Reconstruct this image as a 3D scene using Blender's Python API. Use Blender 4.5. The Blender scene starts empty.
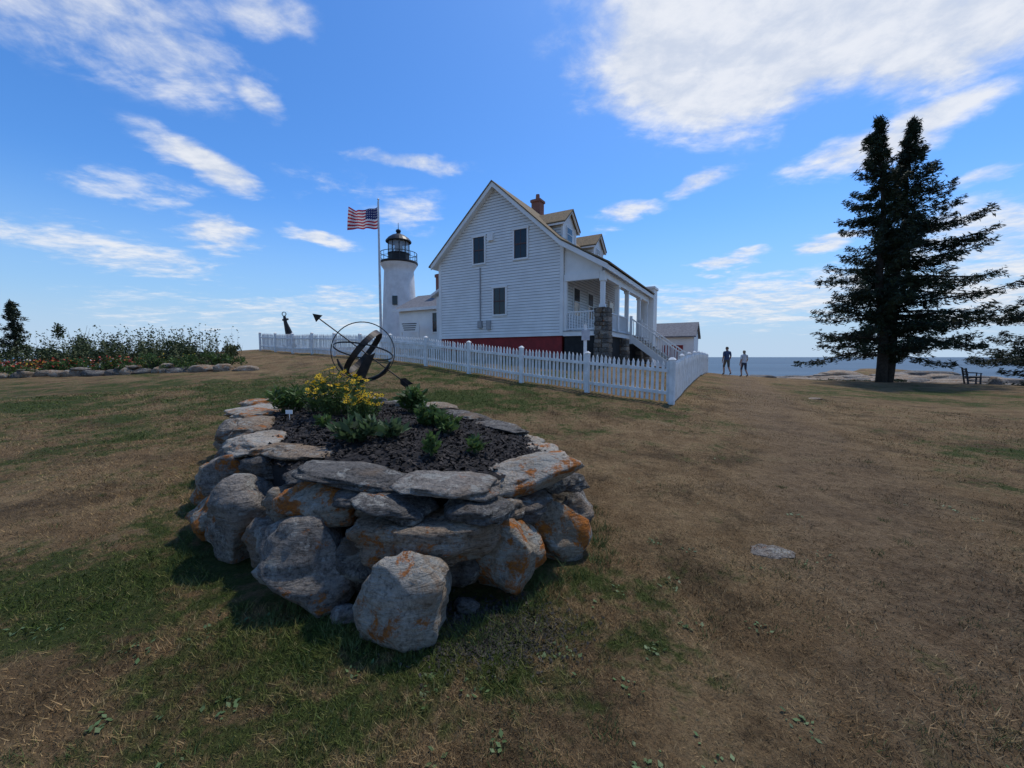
import bpy, bmesh, math, random
import numpy as np
from mathutils import Vector, Matrix, noise
random.seed(7); rng=np.random.default_rng(7)
S=bpy.context.scene
S.view_settings.view_transform='Standard'; S.view_settings.look='None'; S.view_settings.exposure=0
COL=S.collection
R=math.radians
# ------------------------------------------------------------------ terrain
CP=np.array([(0,0,0),(0,2,0),(-3,4,0),(1,4,0),(3,2,0),(-3,0,0),(-6,2,0),(7,1,0),(4,10.2,.28),(-3.3,16,1.1),(-9,21,1.6),(-16.5,26.7,1.97),
(-10,25,1.85),(-12,16,.9),(-18,17,.8),(-24,18,.7),(-7,10,.42),(-14,9,.4),(2.5,20,1.3),(-4,24,1.9),(7,28,1.3),(-10,38,2.3),(11.7,23,.5),(14,24,.25),(22,24,0),
(10,10,.08),(8,4,0),(30,38,-1.0),(15,44,-.3),(22,42,-.9),(36,28,-.9),(44,22,-1.4),(40,10,-.6),(20,12,-.05),(-30,35,1.2),(-10,4,.1),(-20,4,.2),(12,17,.15),(0,-8,0),(0,-20,0),(20,-10,0),(-20,-10,.1),(0,45,1.2),(-25,50,1.8)],float)
LS=8.0; MEAN=.3
def _k(a,b): return np.exp(-((a[:,None,:]-b[None,:,:])**2).sum(-1)/(2*LS*LS))
_W=np.linalg.solve(_k(CP[:,:2],CP[:,:2])+np.eye(len(CP))*.02, CP[:,2]-MEAN)
def terr(x,y):
    x=np.atleast_1d(np.asarray(x,float)); y=np.atleast_1d(np.asarray(y,float))
    p=np.stack([x.ravel(),y.ravel()],-1)
    z=MEAN+_k(p,CP[:,:2])@_W
    z=z.reshape(x.shape)
    z=z+.012*np.sin(x*1.7+y*.9)+.012*np.sin(x*.8-y*2.1+1)+.03*np.sin(x*.31+2)*np.sin(y*.27)+.007*np.sin(x*4.1+2*np.sin(y*1.9))*np.sin(y*3.7+1.5*np.sin(x*2.3))
    e1=y-(45+2*np.sin(x*.35)+1.2*np.sin(x*.9+1)+np.clip(-x,0,60)*1.5)
    e2=x-(43+2*np.sin(y*.3)+1.0*np.sin(y*1.1))
    e=np.maximum(e1,e2)
    t=np.clip(e/9,0,1); t=t*t*(3-2*t)
    return z*(1-t)+(-14)*t
def T(x,y): return float(terr(x,y)[0])
# ------------------------------------------------------------------ helpers
def link(o,parent=None):
    COL.objects.link(o)
    if parent: o.parent=parent
    return o
def empty(name,loc=(0,0,0),rz=0):
    e=bpy.data.objects.new(name,None); e.location=loc; e.rotation_euler=(0,0,rz); e.empty_display_size=.3; COL.objects.link(e); return e
def npmesh(name,v,f,mats,parent=None,smooth=False,midx=None):
    v=np.asarray(v,np.float32); f=np.asarray(f,np.int32)
    me=bpy.data.meshes.new(name); n=f.shape[1]
    me.vertices.add(len(v)); me.vertices.foreach_set('co',v.ravel())
    me.loops.add(f.size); me.loops.foreach_set('vertex_index',f.ravel())
    me.polygons.add(len(f)); me.polygons.foreach_set('loop_start',np.arange(0,f.size,n,dtype=np.int32))
    me.polygons.foreach_set('loop_total',np.full(len(f),n,np.int32))
    if midx is not None: me.polygons.foreach_set('material_index',np.asarray(midx,np.int32))
    me.polygons.foreach_set('use_smooth',np.full(len(f),smooth))
    me.update(calc_edges=True); me.validate()
    for m in (mats if isinstance(mats,(list,tuple)) else [mats]): me.materials.append(m)
    return link(bpy.data.objects.new(name,me),parent)
class MB:
    def __init__(s): s.v=[]; s.f=[]; s.m=[]
    def poly(s,pts,m=0):
        b=len(s.v); s.v+= [tuple(p) for p in pts]; s.f.append(tuple(range(b,b+len(pts)))); s.m.append(m)
    def hexa(s,p,m=0):
        b=len(s.v); s.v+=[tuple(q) for q in p]
        for q in ((3,2,1,0),(4,5,6,7),(0,1,5,4),(1,2,6,5),(2,3,7,6),(3,0,4,7)):
            s.f.append(tuple(b+i for i in q)); s.m.append(m)
    def box(s,x0,x1,y0,y1,z0,z1,m=0):
        s.hexa([(x0,y0,z0),(x1,y0,z0),(x1,y1,z0),(x0,y1,z0),(x0,y0,z1),(x1,y0,z1),(x1,y1,z1),(x0,y1,z1)],m)
    def beam(s,a,b,w,h,m=0,up=(0,0,1)):
        a=Vector(a);b=Vector(b);d=(b-a).normalized(); u=Vector(up)
        if abs(d.dot(u))>.98: u=Vector((0,1,0))
        r=d.cross(u).normalized()*w/2; q=r.cross(d).normalized()*h/2
        s.hexa([a-r-q,a+r-q,a+r+q,a-r+q,b-r-q,b+r-q,b+r+q,b-r+q],m)
    def tube(s,pts,rad,n=8,m=0,cap=True):
        pts=[Vector(p) for p in pts]
        if not isinstance(rad,(list,tuple)): rad=[rad]*len(pts)
        b=len(s.v); pr=None
        for i,p in enumerate(pts):
            d=(pts[min(i+1,len(pts)-1)]-pts[max(i-1,0)]).normalized()
            if pr is None:
                a=Vector((0,0,1)) if abs(d.z)<.9 else Vector((1,0,0))
                pr=d.cross(a).normalized()
            pr=(pr-d*pr.dot(d)).normalized(); q=d.cross(pr)
            for k in range(n):
                t=2*math.pi*k/n; s.v.append(tuple(p+(pr*math.cos(t)+q*math.sin(t))*rad[i]))
        for i in range(len(pts)-1):
            for k in range(n):
                a0=b+i*n+k;a1=b+i*n+(k+1)%n
                s.f.append((a0,a1,a1+n,a0+n)); s.m.append(m)
        if cap:
            s.f.append(tuple(b+k for k in range(n))[::-1]); s.m.append(m)
            e=b+(len(pts)-1)*n; s.f.append(tuple(e+k for k in range(n))); s.m.append(m)
    def lathe(s,prof,cx=0,cy=0,n=32,m=0):
        b=len(s.v)
        for r,z in prof:
            for k in range(n):
                t=2*math.pi*k/n; s.v.append((cx+r*math.cos(t),cy+r*math.sin(t),z))
        for i in range(len(prof)-1):
            for k in range(n):
                a0=b+i*n+k;a1=b+i*n+(k+1)%n
                s.f.append((a0,a1,a1+n,a0+n)); s.m.append(m)
    def obj(s,name,mats,parent=None,smooth=False,loc=None):
        me=bpy.data.meshes.new(name); me.from_pydata(s.v,[],s.f)
        for mm in (mats if isinstance(mats,(list,tuple)) else [mats]): me.materials.append(mm)
        me.polygons.foreach_set('material_index',s.m)
        me.polygons.foreach_set('use_smooth',[smooth]*len(s.f)); me.update()
        o=link(bpy.data.objects.new(name,me),parent)
        if loc: o.location=loc
        return o
# ------------------------------------------------------------------ materials
class NT:
    def __init__(s,tree): s.t=tree; s.n=tree.nodes; s.l=tree.links
    def new(s,ty,**k):
        n=s.n.new(ty)
        for a,b in k.items(): setattr(n,a,b)
        return n
    def set(s,sock,val):
        if isinstance(val,bpy.types.NodeSocket): s.l.new(val,sock)
        else: sock.default_value=val
    def math(s,op,a,b=0.0,c=None,clamp=False):
        n=s.new('ShaderNodeMath',operation=op,use_clamp=clamp); s.set(n.inputs[0],a); s.set(n.inputs[1],b)
        if c is not None: s.set(n.inputs[2],c)
        return n.outputs[0]
    def vmath(s,op,a,b=None):
        n=s.new('ShaderNodeVectorMath',operation=op); s.set(n.inputs[0],a)
        if b is not None: s.set(n.inputs[1],b)
        return n.outputs['Value'] if op in('LENGTH','DISTANCE','DOT_PRODUCT') else n.outputs[0]
    def noise(s,vec,scale,detail=4,rough=.55,dist=0):
        n=s.new('ShaderNodeTexNoise'); s.set(n.inputs['Vector'],vec); n.inputs['Scale'].default_value=scale
        n.inputs['Detail'].default_value=detail; n.inputs['Roughness'].default_value=rough; n.inputs['Distortion'].default_value=dist
        return n.outputs['Fac']
    def mr(s,v,a,b,c=0.,d=1.,sm=True):
        n=s.new('ShaderNodeMapRange'); n.interpolation_type='SMOOTHSTEP' if sm else 'LINEAR'
        s.set(n.inputs[0],v); n.inputs[1].default_value=a;n.inputs[2].default_value=b;n.inputs[3].default_value=c;n.inputs[4].default_value=d
        return n.outputs[0]
    def mix(s,f,a,b,ty='MIX'):
        n=s.new('ShaderNodeMix',data_type='RGBA',blend_type=ty); s.set(n.inputs[0],f)
        for k,v in ((6,a),(7,b)):
            if isinstance(v,bpy.types.NodeSocket): s.l.new(v,n.inputs[k])
            else: n.inputs[k].default_value=(*v,1) if len(v)==3 else v
        return n.outputs[2]
    def pos(s): return s.new('ShaderNodeNewGeometry').outputs['Position']
    def bump(s,h,st,dist):
        n=s.new('ShaderNodeBump'); s.set(n.inputs['Height'],h); n.inputs['Strength'].default_value=st; n.inputs['Distance'].default_value=dist
        return n.outputs[0]
def newmat(name):
    m=bpy.data.materials.new(name); m.use_nodes=True; t=NT(m.node_tree); b=t.n['Principled BSDF']
    return m,t,b
def nmat(name,c1,c2=None,scale=5,rough=.7,bump=.0,bscale=None,metal=0,stretch=(1,1,1),island=0.,obj=False,trans=0.):
    m,t,b=newmat(name)
    if c2 is None: c2=tuple(x*.8 for x in c1)
    p=t.new('ShaderNodeTexCoord').outputs['Object'] if obj else t.pos()
    p=t.vmath('MULTIPLY',p,stretch)
    f=t.mr(t.noise(p,scale,3,.6),.3,.7)
    c=t.mix(f,c1,c2)
    if island:
        g=t.new('ShaderNodeNewGeometry').outputs['Random Per Island']
        c=t.mix(1.0,c,t.mix(g,(1-island,)*3,(1+island,)*3),'MULTIPLY')
    t.set(b.inputs['Base Color'],c); b.inputs['Roughness'].default_value=rough; b.inputs['Metallic'].default_value=metal
    b.inputs['Specular IOR Level'].default_value=.3
    if bump: t.set(b.inputs['Normal'],t.bump(t.noise(p,bscale or scale*3,5,.65),.6,bump))
    if trans:
        tr=t.new('ShaderNodeBsdfTranslucent'); t.set(tr.inputs[0],c); mx=t.new('ShaderNodeMixShader'); mx.inputs[0].default_value=trans
        t.l.new(b.outputs[0],mx.inputs[1]); t.l.new(tr.outputs[0],mx.inputs[2]); t.l.new(mx.outputs[0],t.n['Material Output'].inputs[0])
    return m
WHITE=nmat('white_paint',(.80,.80,.78),(.71,.71,.69),1.2,.55)
LIP=nmat('clapboard_painted_shadow',(.40,.40,.40),(.32,.32,.32),2.5,.8)  # shadow line under each clapboard, put in as a grey colour
WHITE2=nmat('white_fence_paint',(.80,.80,.78),(.62,.62,.59),4,.6)
SHING=nmat('shingle_roof',(.24,.17,.095),(.14,.105,.06),9,.9,.02,30)
GREYROOF=nmat('grey_roof',(.20,.20,.21),(.13,.13,.14),6,.9,.02,30)
def brickmat():
    m,t,b=newmat('brick'); n=t.new('ShaderNodeTexBrick')
    tc=t.new('ShaderNodeTexCoord'); mp=t.new('ShaderNodeMapping'); mp.inputs['Rotation'].default_value=(R(90),0,0)
    t.l.new(tc.outputs['Object'],mp.inputs[0]); t.l.new(mp.outputs[0],n.inputs['Vector'])
    n.inputs['Color1'].default_value=(.28,.08,.05,1);n.inputs['Color2'].default_value=(.2,.06,.04,1);n.inputs['Mortar'].default_value=(.3,.25,.2,1)
    n.inputs['Scale'].default_value=4; t.l.new(n.outputs[0],b.inputs['Base Color']); b.inputs['Roughness'].default_value=.9
    return m
BRICK=brickmat()
RED=nmat('red_foundation',(.28,.03,.03),(.2,.025,.025),4,.7)
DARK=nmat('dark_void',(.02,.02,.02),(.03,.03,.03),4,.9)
BLACK=nmat('black_paint',(.015,.015,.016),(.025,.025,.026),6,.45)
def glass():
    m,t,b=newmat('window_glass'); b.inputs['Base Color'].default_value=(.02,.025,.03,1); b.inputs['Roughness'].default_value=.08; b.inputs['Specular IOR Level'].default_value=.45
    t.set(b.inputs['Normal'],t.bump(t.noise(t.pos(),1.5,2),.3,.02)); return m
GLASS=glass()
FRAME=nmat('window_sash',(.12,.06,.05),(.09,.05,.045),4,.6)
def rockmat(name,c1,c2,lichen,seed,pale=.0,band=6,bst=.5):
    m,t,b=newmat(name); p=t.vmath('ADD',t.pos(),(seed*3.1,seed*1.7,seed*.9))
    a=t.noise(p,3.2,6,.68,.5); c=t.mix(t.mr(a,.36,.62),c1,c2)
    pb=t.vmath('MULTIPLY',p,(2.1,1.8,band*2.2))
    st=t.noise(pb,3,5,.65,1.0)
    c=t.mix(t.mr(st,.48,.66,0,bst),c,tuple(x*.35 for x in c2))
    fine=t.noise(p,38,4,.75); c=t.mix(t.mr(fine,.38,.64,0,.55),c,tuple(min(1,x*1.6) for x in c1))
    c=t.mix(t.mr(fine,.30,.43,.7,0),c,(.03,.026,.02))
    br=t.noise(p,1.9,4,.6,.3); c=t.mix(t.mr(br,.5,.66,0,.5),c,(.26,.165,.09))
    pl=t.noise(p,6,7,.75,.4); c=t.mix(t.mr(pl,.53-pale,.59-pale,0,.75),c,t.mix(fine,(.25,.24,.20),(.52,.50,.44)))
    lo=t.noise(t.vmath('ADD',p,(9,4,2)),4.2,9,.76,.35); th=.60-lichen
    c=t.mix(t.mr(lo,th,th+.07,0,.9),c,t.mix(t.mr(fine,.35,.65),(.50,.15,.010),(.24,.085,.02)))
    t.set(b.inputs['Base Color'],c); b.inputs['Roughness'].default_value=.92; b.inputs['Specular IOR Level'].default_value=.15
    h=t.math('ADD',t.math('MULTIPLY',t.noise(p,11,8,.75),.8),t.math('ADD',t.math('MULTIPLY',st,.7),t.math('MULTIPLY',fine,.2)))
    t.set(b.inputs['Normal'],t.bump(h,1.0,.07)); return m
RK=[rockmat('rock_grey',(.25,.22,.185),(.15,.13,.11),.02,1),rockmat('rock_pale',(.42,.37,.30),(.27,.235,.185),.07,2,.03),
    rockmat('rock_brown',(.31,.24,.17),(.17,.125,.088),.03,3,band=10,bst=.8),rockmat('rock_dark',(.15,.138,.122),(.08,.073,.065),-.03,4,-.02,band=9,bst=.8),
    rockmat('rock_lichen',(.33,.28,.21),(.19,.16,.12),.125,5,.01)]
BL=[(-1.7,3.7,2.7,3.2,.55),(-.9,1.75,1.0,.7,.32),(.35,2.3,.9,.8,.34),(-10,9.5,9,4.5,.50),(-5.2,6.2,3.0,2.2,.25),(-2.6,2.7,.9,1.3,.22),(-2.8,1.4,1.2,.9,-.60),(-5.0,3.5,1.5,.9,-.30),(.5,10,4.5,2.0,.42),(17,16,9,6,.42),(-3,13,7,5,.36),
(2.0,1.6,.9,.6,.28),(3.6,2.6,1.5,1.0,.24),(-16,14,10,3,.3),(0,24,14,12,.3),(7.5,14,4,3,.12),(3.2,1.2,2,.6,.26),(9,6,4,2.5,.22),(1.2,6.5,1.3,2.0,.2)]
def turf():
    g=bpy.data.node_groups.new('turf_colour','ShaderNodeTree'); g.interface.new_socket('Color',in_out='OUTPUT',socket_type='NodeSocketColor')
    g.interface.new_socket('Green',in_out='OUTPUT',socket_type='NodeSocketFloat')
    t=NT(g); out=t.new('NodeGroupOutput'); p=t.vmath('MULTIPLY',t.pos(),(1,1,0))
    tot=None
    for cx,cy,rx,ry,a in BL:
        d=t.vmath('LENGTH',t.vmath('MULTIPLY',t.vmath('SUBTRACT',p,(cx,cy,0)),(1/rx,1/ry,0)))
        v=t.mr(d,0.35,1.15,a,0); tot=v if tot is None else t.math('ADD',tot,v)
    n1=t.noise(p,.38,4,.62,.4); n2=t.noise(p,1.7,5,.72,.4); n3=t.noise(p,11,3,.7)
    # worn path: band along x = .52 y + 1.5
    sp=t.new('ShaderNodeSeparateXYZ'); t.l.new(p,sp.inputs[0])
    pd=t.math('ABSOLUTE',t.math('SUBTRACT',sp.outputs[0],t.math('ADD',t.math('MULTIPLY',sp.outputs[1],.50),t.math('ADD',.55,t.math('MULTIPLY',n1,2.0)))))
    path=t.mr(t.math('SUBTRACT',pd,t.math('MULTIPLY',t.math('SUBTRACT',n2,.5),2.2)),.3,1.4,1,0)
    s=t.math('ADD',tot,t.math('MULTIPLY',t.math('SUBTRACT',n1,.5),2.0))
    s=t.math('ADD',s,t.math('MULTIPLY',t.math('SUBTRACT',n2,.5),2.6))
    s=t.math('ADD',s,t.math('MULTIPLY',t.math('SUBTRACT',n3,.5),1.3))
    s=t.math('SUBTRACT',s,t.math('MULTIPLY',path,.30))
    gm=t.mr(s,.12,.70)
    dry=t.mix(t.mr(n2,.35,.65),(.225,.146,.072),(.34,.235,.122))
    dk=t.noise(t.vmath('ADD',p,(5,5,0)),.9,6,.78,.4)
    dry=t.mix(t.mr(dk,.47,.64,0,.78),dry,(.10,.068,.036))
    dry=t.mix(t.mr(dk,.30,.42,.5,0),dry,(.38,.285,.17))
    dry=t.mix(t.math('MULTIPLY',path,.55),dry,t.mix(t.mr(n3,.35,.6),(.135,.090,.053),(.27,.19,.115)))
    grn=t.mix(t.mr(n3,.35,.65),(.042,.07,.014),(.09,.105,.030))
    t.l.new(t.mix(gm,dry,grn),out.inputs[0]); t.l.new(gm,out.inputs[1]); return g
TURF=turf()
def groundmat():
    m,t,b=newmat('ground_turf'); g=t.new('ShaderNodeGroup'); g.node_tree=TURF; p=t.pos()
    f=t.noise(p,60,5,.75); f2=t.noise(p,14,4,.7); f3=t.noise(p,4,4,.7)
    c=t.mix(t.mr(f,.3,.7,0,.6),g.outputs[0],t.mix(1.,g.outputs[0],(.45,.42,.4),'MULTIPLY'))
    c=t.mix(t.mr(f2,.3,.6,.5,0),c,t.mix(1.,g.outputs[0],(.55,.5,.48),'MULTIPLY'))
    nz=t.new('ShaderNodeSeparateXYZ'); t.l.new(t.new('ShaderNodeNewGeometry').outputs['Normal'],nz.inputs[0])
    c=t.mix(t.mr(nz.outputs[2],.93,.99,1,0),c,(.20,.17,.14))
    t.set(b.inputs['Base Color'],c); b.inputs['Roughness'].default_value=.95; b.inputs['Specular IOR Level'].default_value=.1
    t.set(b.inputs['Normal'],t.bump(t.math('ADD',f,t.math('ADD',t.math('MULTIPLY',f2,1.3),t.math('MULTIPLY',f3,2.5))),1.0,.04)); return m
GROUND=groundmat()
def blademat():
    m,t,b=newmat('grass_blades'); g=t.new('ShaderNodeGroup'); g.node_tree=TURF
    r=t.new('ShaderNodeNewGeometry').outputs['Random Per Island']
    c=t.mix(1.,g.outputs[0],t.mix(r,(.7,.7,.65),(1.6,1.55,1.4)),'MULTIPLY')
    c=t.mix(t.math('MULTIPLY',t.mr(r,.90,.92),.4),c,(.34,.26,.14))
    b.inputs['Roughness'].default_value=.8; b.inputs['Specular IOR Level'].default_value=.1
    t.set(b.inputs['Base Color'],c); return m
BLADE=blademat()
# ------------------------------------------------------------------ ground sheet
def axis(lo,hi,n,c,k):
    a=np.arcsinh((lo-c)/k); b=np.arcsinh((hi-c)/k); return c+k*np.sinh(np.linspace(a,b,n))
gx=axis(-260,120,380,0,5); gy=axis(-60,260,380,3,5)
X,Y=np.meshgrid(gx,gy); Z=np.vstack([terr(X[i],Y[i])[None] for i in range(len(gy))])
V=np.stack([X,Y,Z],-1).reshape(-1,3); nx=len(gx)
I=(np.arange(len(gy)-1)[:,None]*nx+np.arange(nx-1)[None]).ravel()
npmesh('ground',V,np.stack([I,I+1,I+1+nx,I+nx],-1),GROUND,smooth=True)
def seamat():
    m,t,b=newmat('sea_water'); p=t.pos()
    c=t.mix(t.mr(t.noise(t.vmath('MULTIPLY',p,(.3,1,1)),.01,5,.6),.35,.65),(.05,.10,.15),(.07,.13,.185))
    t.set(b.inputs['Base Color'],c); b.inputs['Roughness'].default_value=.55; b.inputs['Specular IOR Level'].default_value=.12
    t.set(b.inputs['Normal'],t.bump(t.noise(p,.25,6,.7),.8,.6)); return m
mb=MB(); mb.poly([(-30000,-30000,-9),(30000,-30000,-9),(30000,30000,-9),(-30000,30000,-9)]); mb.obj('sea',seamat())
# ------------------------------------------------------------------ grass blades
PLOY=[(-1.6,2.35),(-.6,1.98),(.1,2.3),(.6,2.95),(.7,3.9),(-.5,6.1),(-2.5,7.2),(-4.6,7.2),(-3.6,4.6),(-2.5,3.0)]
def inside(x,y,P):
    r=np.zeros(x.shape,bool); n=len(P)
    for i in range(n):
        x0,y0=P[i]; x1,y1=P[(i+1)%n]
        c=((y0>y)!=(y1>y)) & (x<(x1-x0)*(y-y0)/(y1-y0+1e-12)+x0); r^=c
    return r
def grass(n):
    r=np.exp(rng.uniform(np.log(.9),np.log(16),n)); a=rng.uniform(-R(68),R(68),n)
    x=r*np.sin(a); y=r*np.cos(a)
    k=~inside(x,y,PLOY); x,y,r=x[k],y[k],r[k]
    cl=.5+.5*np.sin(x*7+3*np.sin(y*5))*np.sin(y*8+2*np.sin(x*6))
    cl2=.5+.5*np.sin(x*1.9+2.2*np.sin(y*1.3+1))*np.sin(y*2.3+1.8*np.sin(x*1.1))
    g=np.zeros(len(x))
    for cx,cy,rx,ry,am in BL: g+=am*np.clip(1.3-np.sqrt(((x-cx)/rx)**2+((y-cy)/ry)**2),0,1)
    pth=np.clip(1.3-np.abs(x-(.5*y+1.55))/1.1,0,1)
    keep=rng.random(len(x))<np.clip(.35+.5*cl2+.6*g-.35*pth,0,1); x,y,r,cl,cl2,g=[q[keep] for q in (x,y,r,cl,cl2,g)]; n=len(x)
    h=(.007+.016*rng.random(n)**2)*(1+1.1*np.clip(g,0,1))*(.5+.6*cl+.5*cl2)*(1+.03*r)
    w=.0011*(1+.42*r)*(.7+.6*rng.random(n))
    th=rng.uniform(0,2*np.pi,n); ln=h*(.3+1.3*rng.random(n)); th2=rng.uniform(0,2*np.pi,n)
    z=terr(x,y)-.003
    v=np.zeros((n,3,3),np.float32)
    v[:,0]=np.stack([x-w*np.cos(th),y-w*np.sin(th),z],-1); v[:,1]=np.stack([x+w*np.cos(th),y+w*np.sin(th),z],-1)
    v[:,2]=np.stack([x+ln*np.cos(th2),y+ln*np.sin(th2),z+h],-1)
    npmesh('grass',v.reshape(-1,3),np.arange(n*3).reshape(-1,3),BLADE)
grass(500000)
def tufts():
    cs=[]
    for i in range(120):
        t=random.random(); j=random.randrange(len(PLOY)); a=Vector(PLOY[j]);b=Vector(PLOY[(j+1)%len(PLOY)]); p=a.lerp(b,t)
        c=Vector((-1.6,4.2)); d=(p-c).normalized(); p+=d*random.uniform(-.05,.18); cs.append((p.x,p.y,random.uniform(.04,.09),40,0))
    for i in range(200):
        r=math.exp(random.uniform(math.log(1.3),math.log(9))); a=random.uniform(-R(55),R(55)); x,y=r*math.sin(a),r*math.cos(a)
        if not inside(np.array([x]),np.array([y]),PLOY)[0]: cs.append((x,y,random.uniform(.02,.035),int(random.uniform(20,70)),1))
    V=[]
    for x,y,h,n,kd in cs:
        z=T(x,y); s=h*(.8 if kd==0 else 2.0)
        for k in range(n):
            bx=x+random.gauss(0,s*.6);by=y+random.gauss(0,s*.6);t=random.uniform(0,6.28);w=.0022;hh=h*random.uniform(.5,1.2);l=hh*random.uniform(.2,1.3);u=random.uniform(0,6.28)
            V+=[(bx-w*math.cos(t),by-w*math.sin(t),z-.005),(bx+w*math.cos(t),by+w*math.sin(t),z-.005),(bx+l*math.cos(u),by+l*math.sin(u),z+hh)]
    npmesh('grass_tufts',V,np.arange(len(V)).reshape(-1,3),nmat('tuft_green',(.055,.088,.020),(.085,.115,.033),3,.7,island=.35))
    W=MB()
    sp=[(1.38,2.15),(1.05,2.55),(.72,1.95),(-1.7,1.55),(-1.25,1.62),(-.35,1.75),(2.6,3.6),(1.2,1.55)]
    for i in range(85):
        if i<len(sp): x,y=sp[i]; m=14
        else:
            r=math.exp(random.uniform(math.log(1.3),math.log(7))); a=random.uniform(-R(55),R(55)); x,y=r*math.sin(a),r*math.cos(a); m=random.randint(4,10)
        if inside(np.array([x]),np.array([y]),PLOY)[0]: continue
        z=T(x,y)
        for k in range(m):
            ox,oy=random.gauss(0,.035),random.gauss(0,.035); a=random.uniform(0,6.28); L=random.uniform(.014,.034); wd=L*.32; d=Vector((math.cos(a),math.sin(a),random.uniform(.1,.7))).normalized(); s=Vector((-math.sin(a),math.cos(a),0))*wd; b=Vector((x+ox,y+oy,z+.003))
            W.poly([b,b+d*L*.45+s,b+d*L,b+d*L*.45-s])
    W.obj('lawn_weeds',nmat('weed_leaf',(.055,.09,.025),(.08,.125,.04),9,.55,island=.3))
tufts()
# ------------------------------------------------------------------ rocks
def rock_geo(sx,sy,sz,seed,nrm=2.8,sub=4,cuts=10,rough=.16):
    bm=bmesh.new(); bmesh.ops.create_icosphere(bm,subdivisions=sub,radius=1)
    rr=random.Random(seed); pl=[]
    for _ in range(cuts):
        d=Vector((rr.gauss(0,1),rr.gauss(0,1),rr.gauss(0,.9))).normalized(); pl.append((d,rr.uniform(.62,.92)))
    off=Vector((seed*3.7,seed*1.3,seed*2.1))
    for v in bm.verts:
        p=v.co; q=(abs(p.x)**nrm+abs(p.y)**nrm+abs(p.z)**nrm)**(1/nrm); p=p/q
        for d,l in pl:
            e=p.dot(d)-l*(1.12 if nrm>2.5 else 1)
            if e>0: p=p-d*e*.95
        s=1+rough*noise.fractal(p*1.2+off,1.0,2.0,3)+.055*noise.fractal(p*4+off,1.0,2.0,4)
        p=p*s
        w=Vector((p.x*sx,p.y*sy,p.z*sz))
        led=noise.noise(Vector((p.x*1.0,p.y*1.0,p.z*5))+off)
        w.x+=w.x*.09*led; w.y+=w.y*.09*led
        w+=v.co*.010*noise.noise(w*22+off)
        v.co=w
    me=bpy.data.meshes.new('rock'); bm.to_mesh(me); bm.free()
    me.polygons.foreach_set('use_smooth',[True]*len(me.polygons)); return me
def rock(name,x,y,z,sx,sy,sz,mat,parent=None,rz=0,tx=0,ty=0,seed=None,nrm=2.8,sub=4,cuts=10):
    seed=seed or random.randrange(1,900)
    me=rock_geo(sx*1.10,sy*1.10,sz*1.12,seed,nrm,sub,cuts); me.materials.append(RK[mat])
    o=link(bpy.data.objects.new(name,me),parent); o.location=(x,y,z); o.rotation_euler=(R(tx),R(ty),R(rz)); return o
PL=empty('stone_planter')
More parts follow.
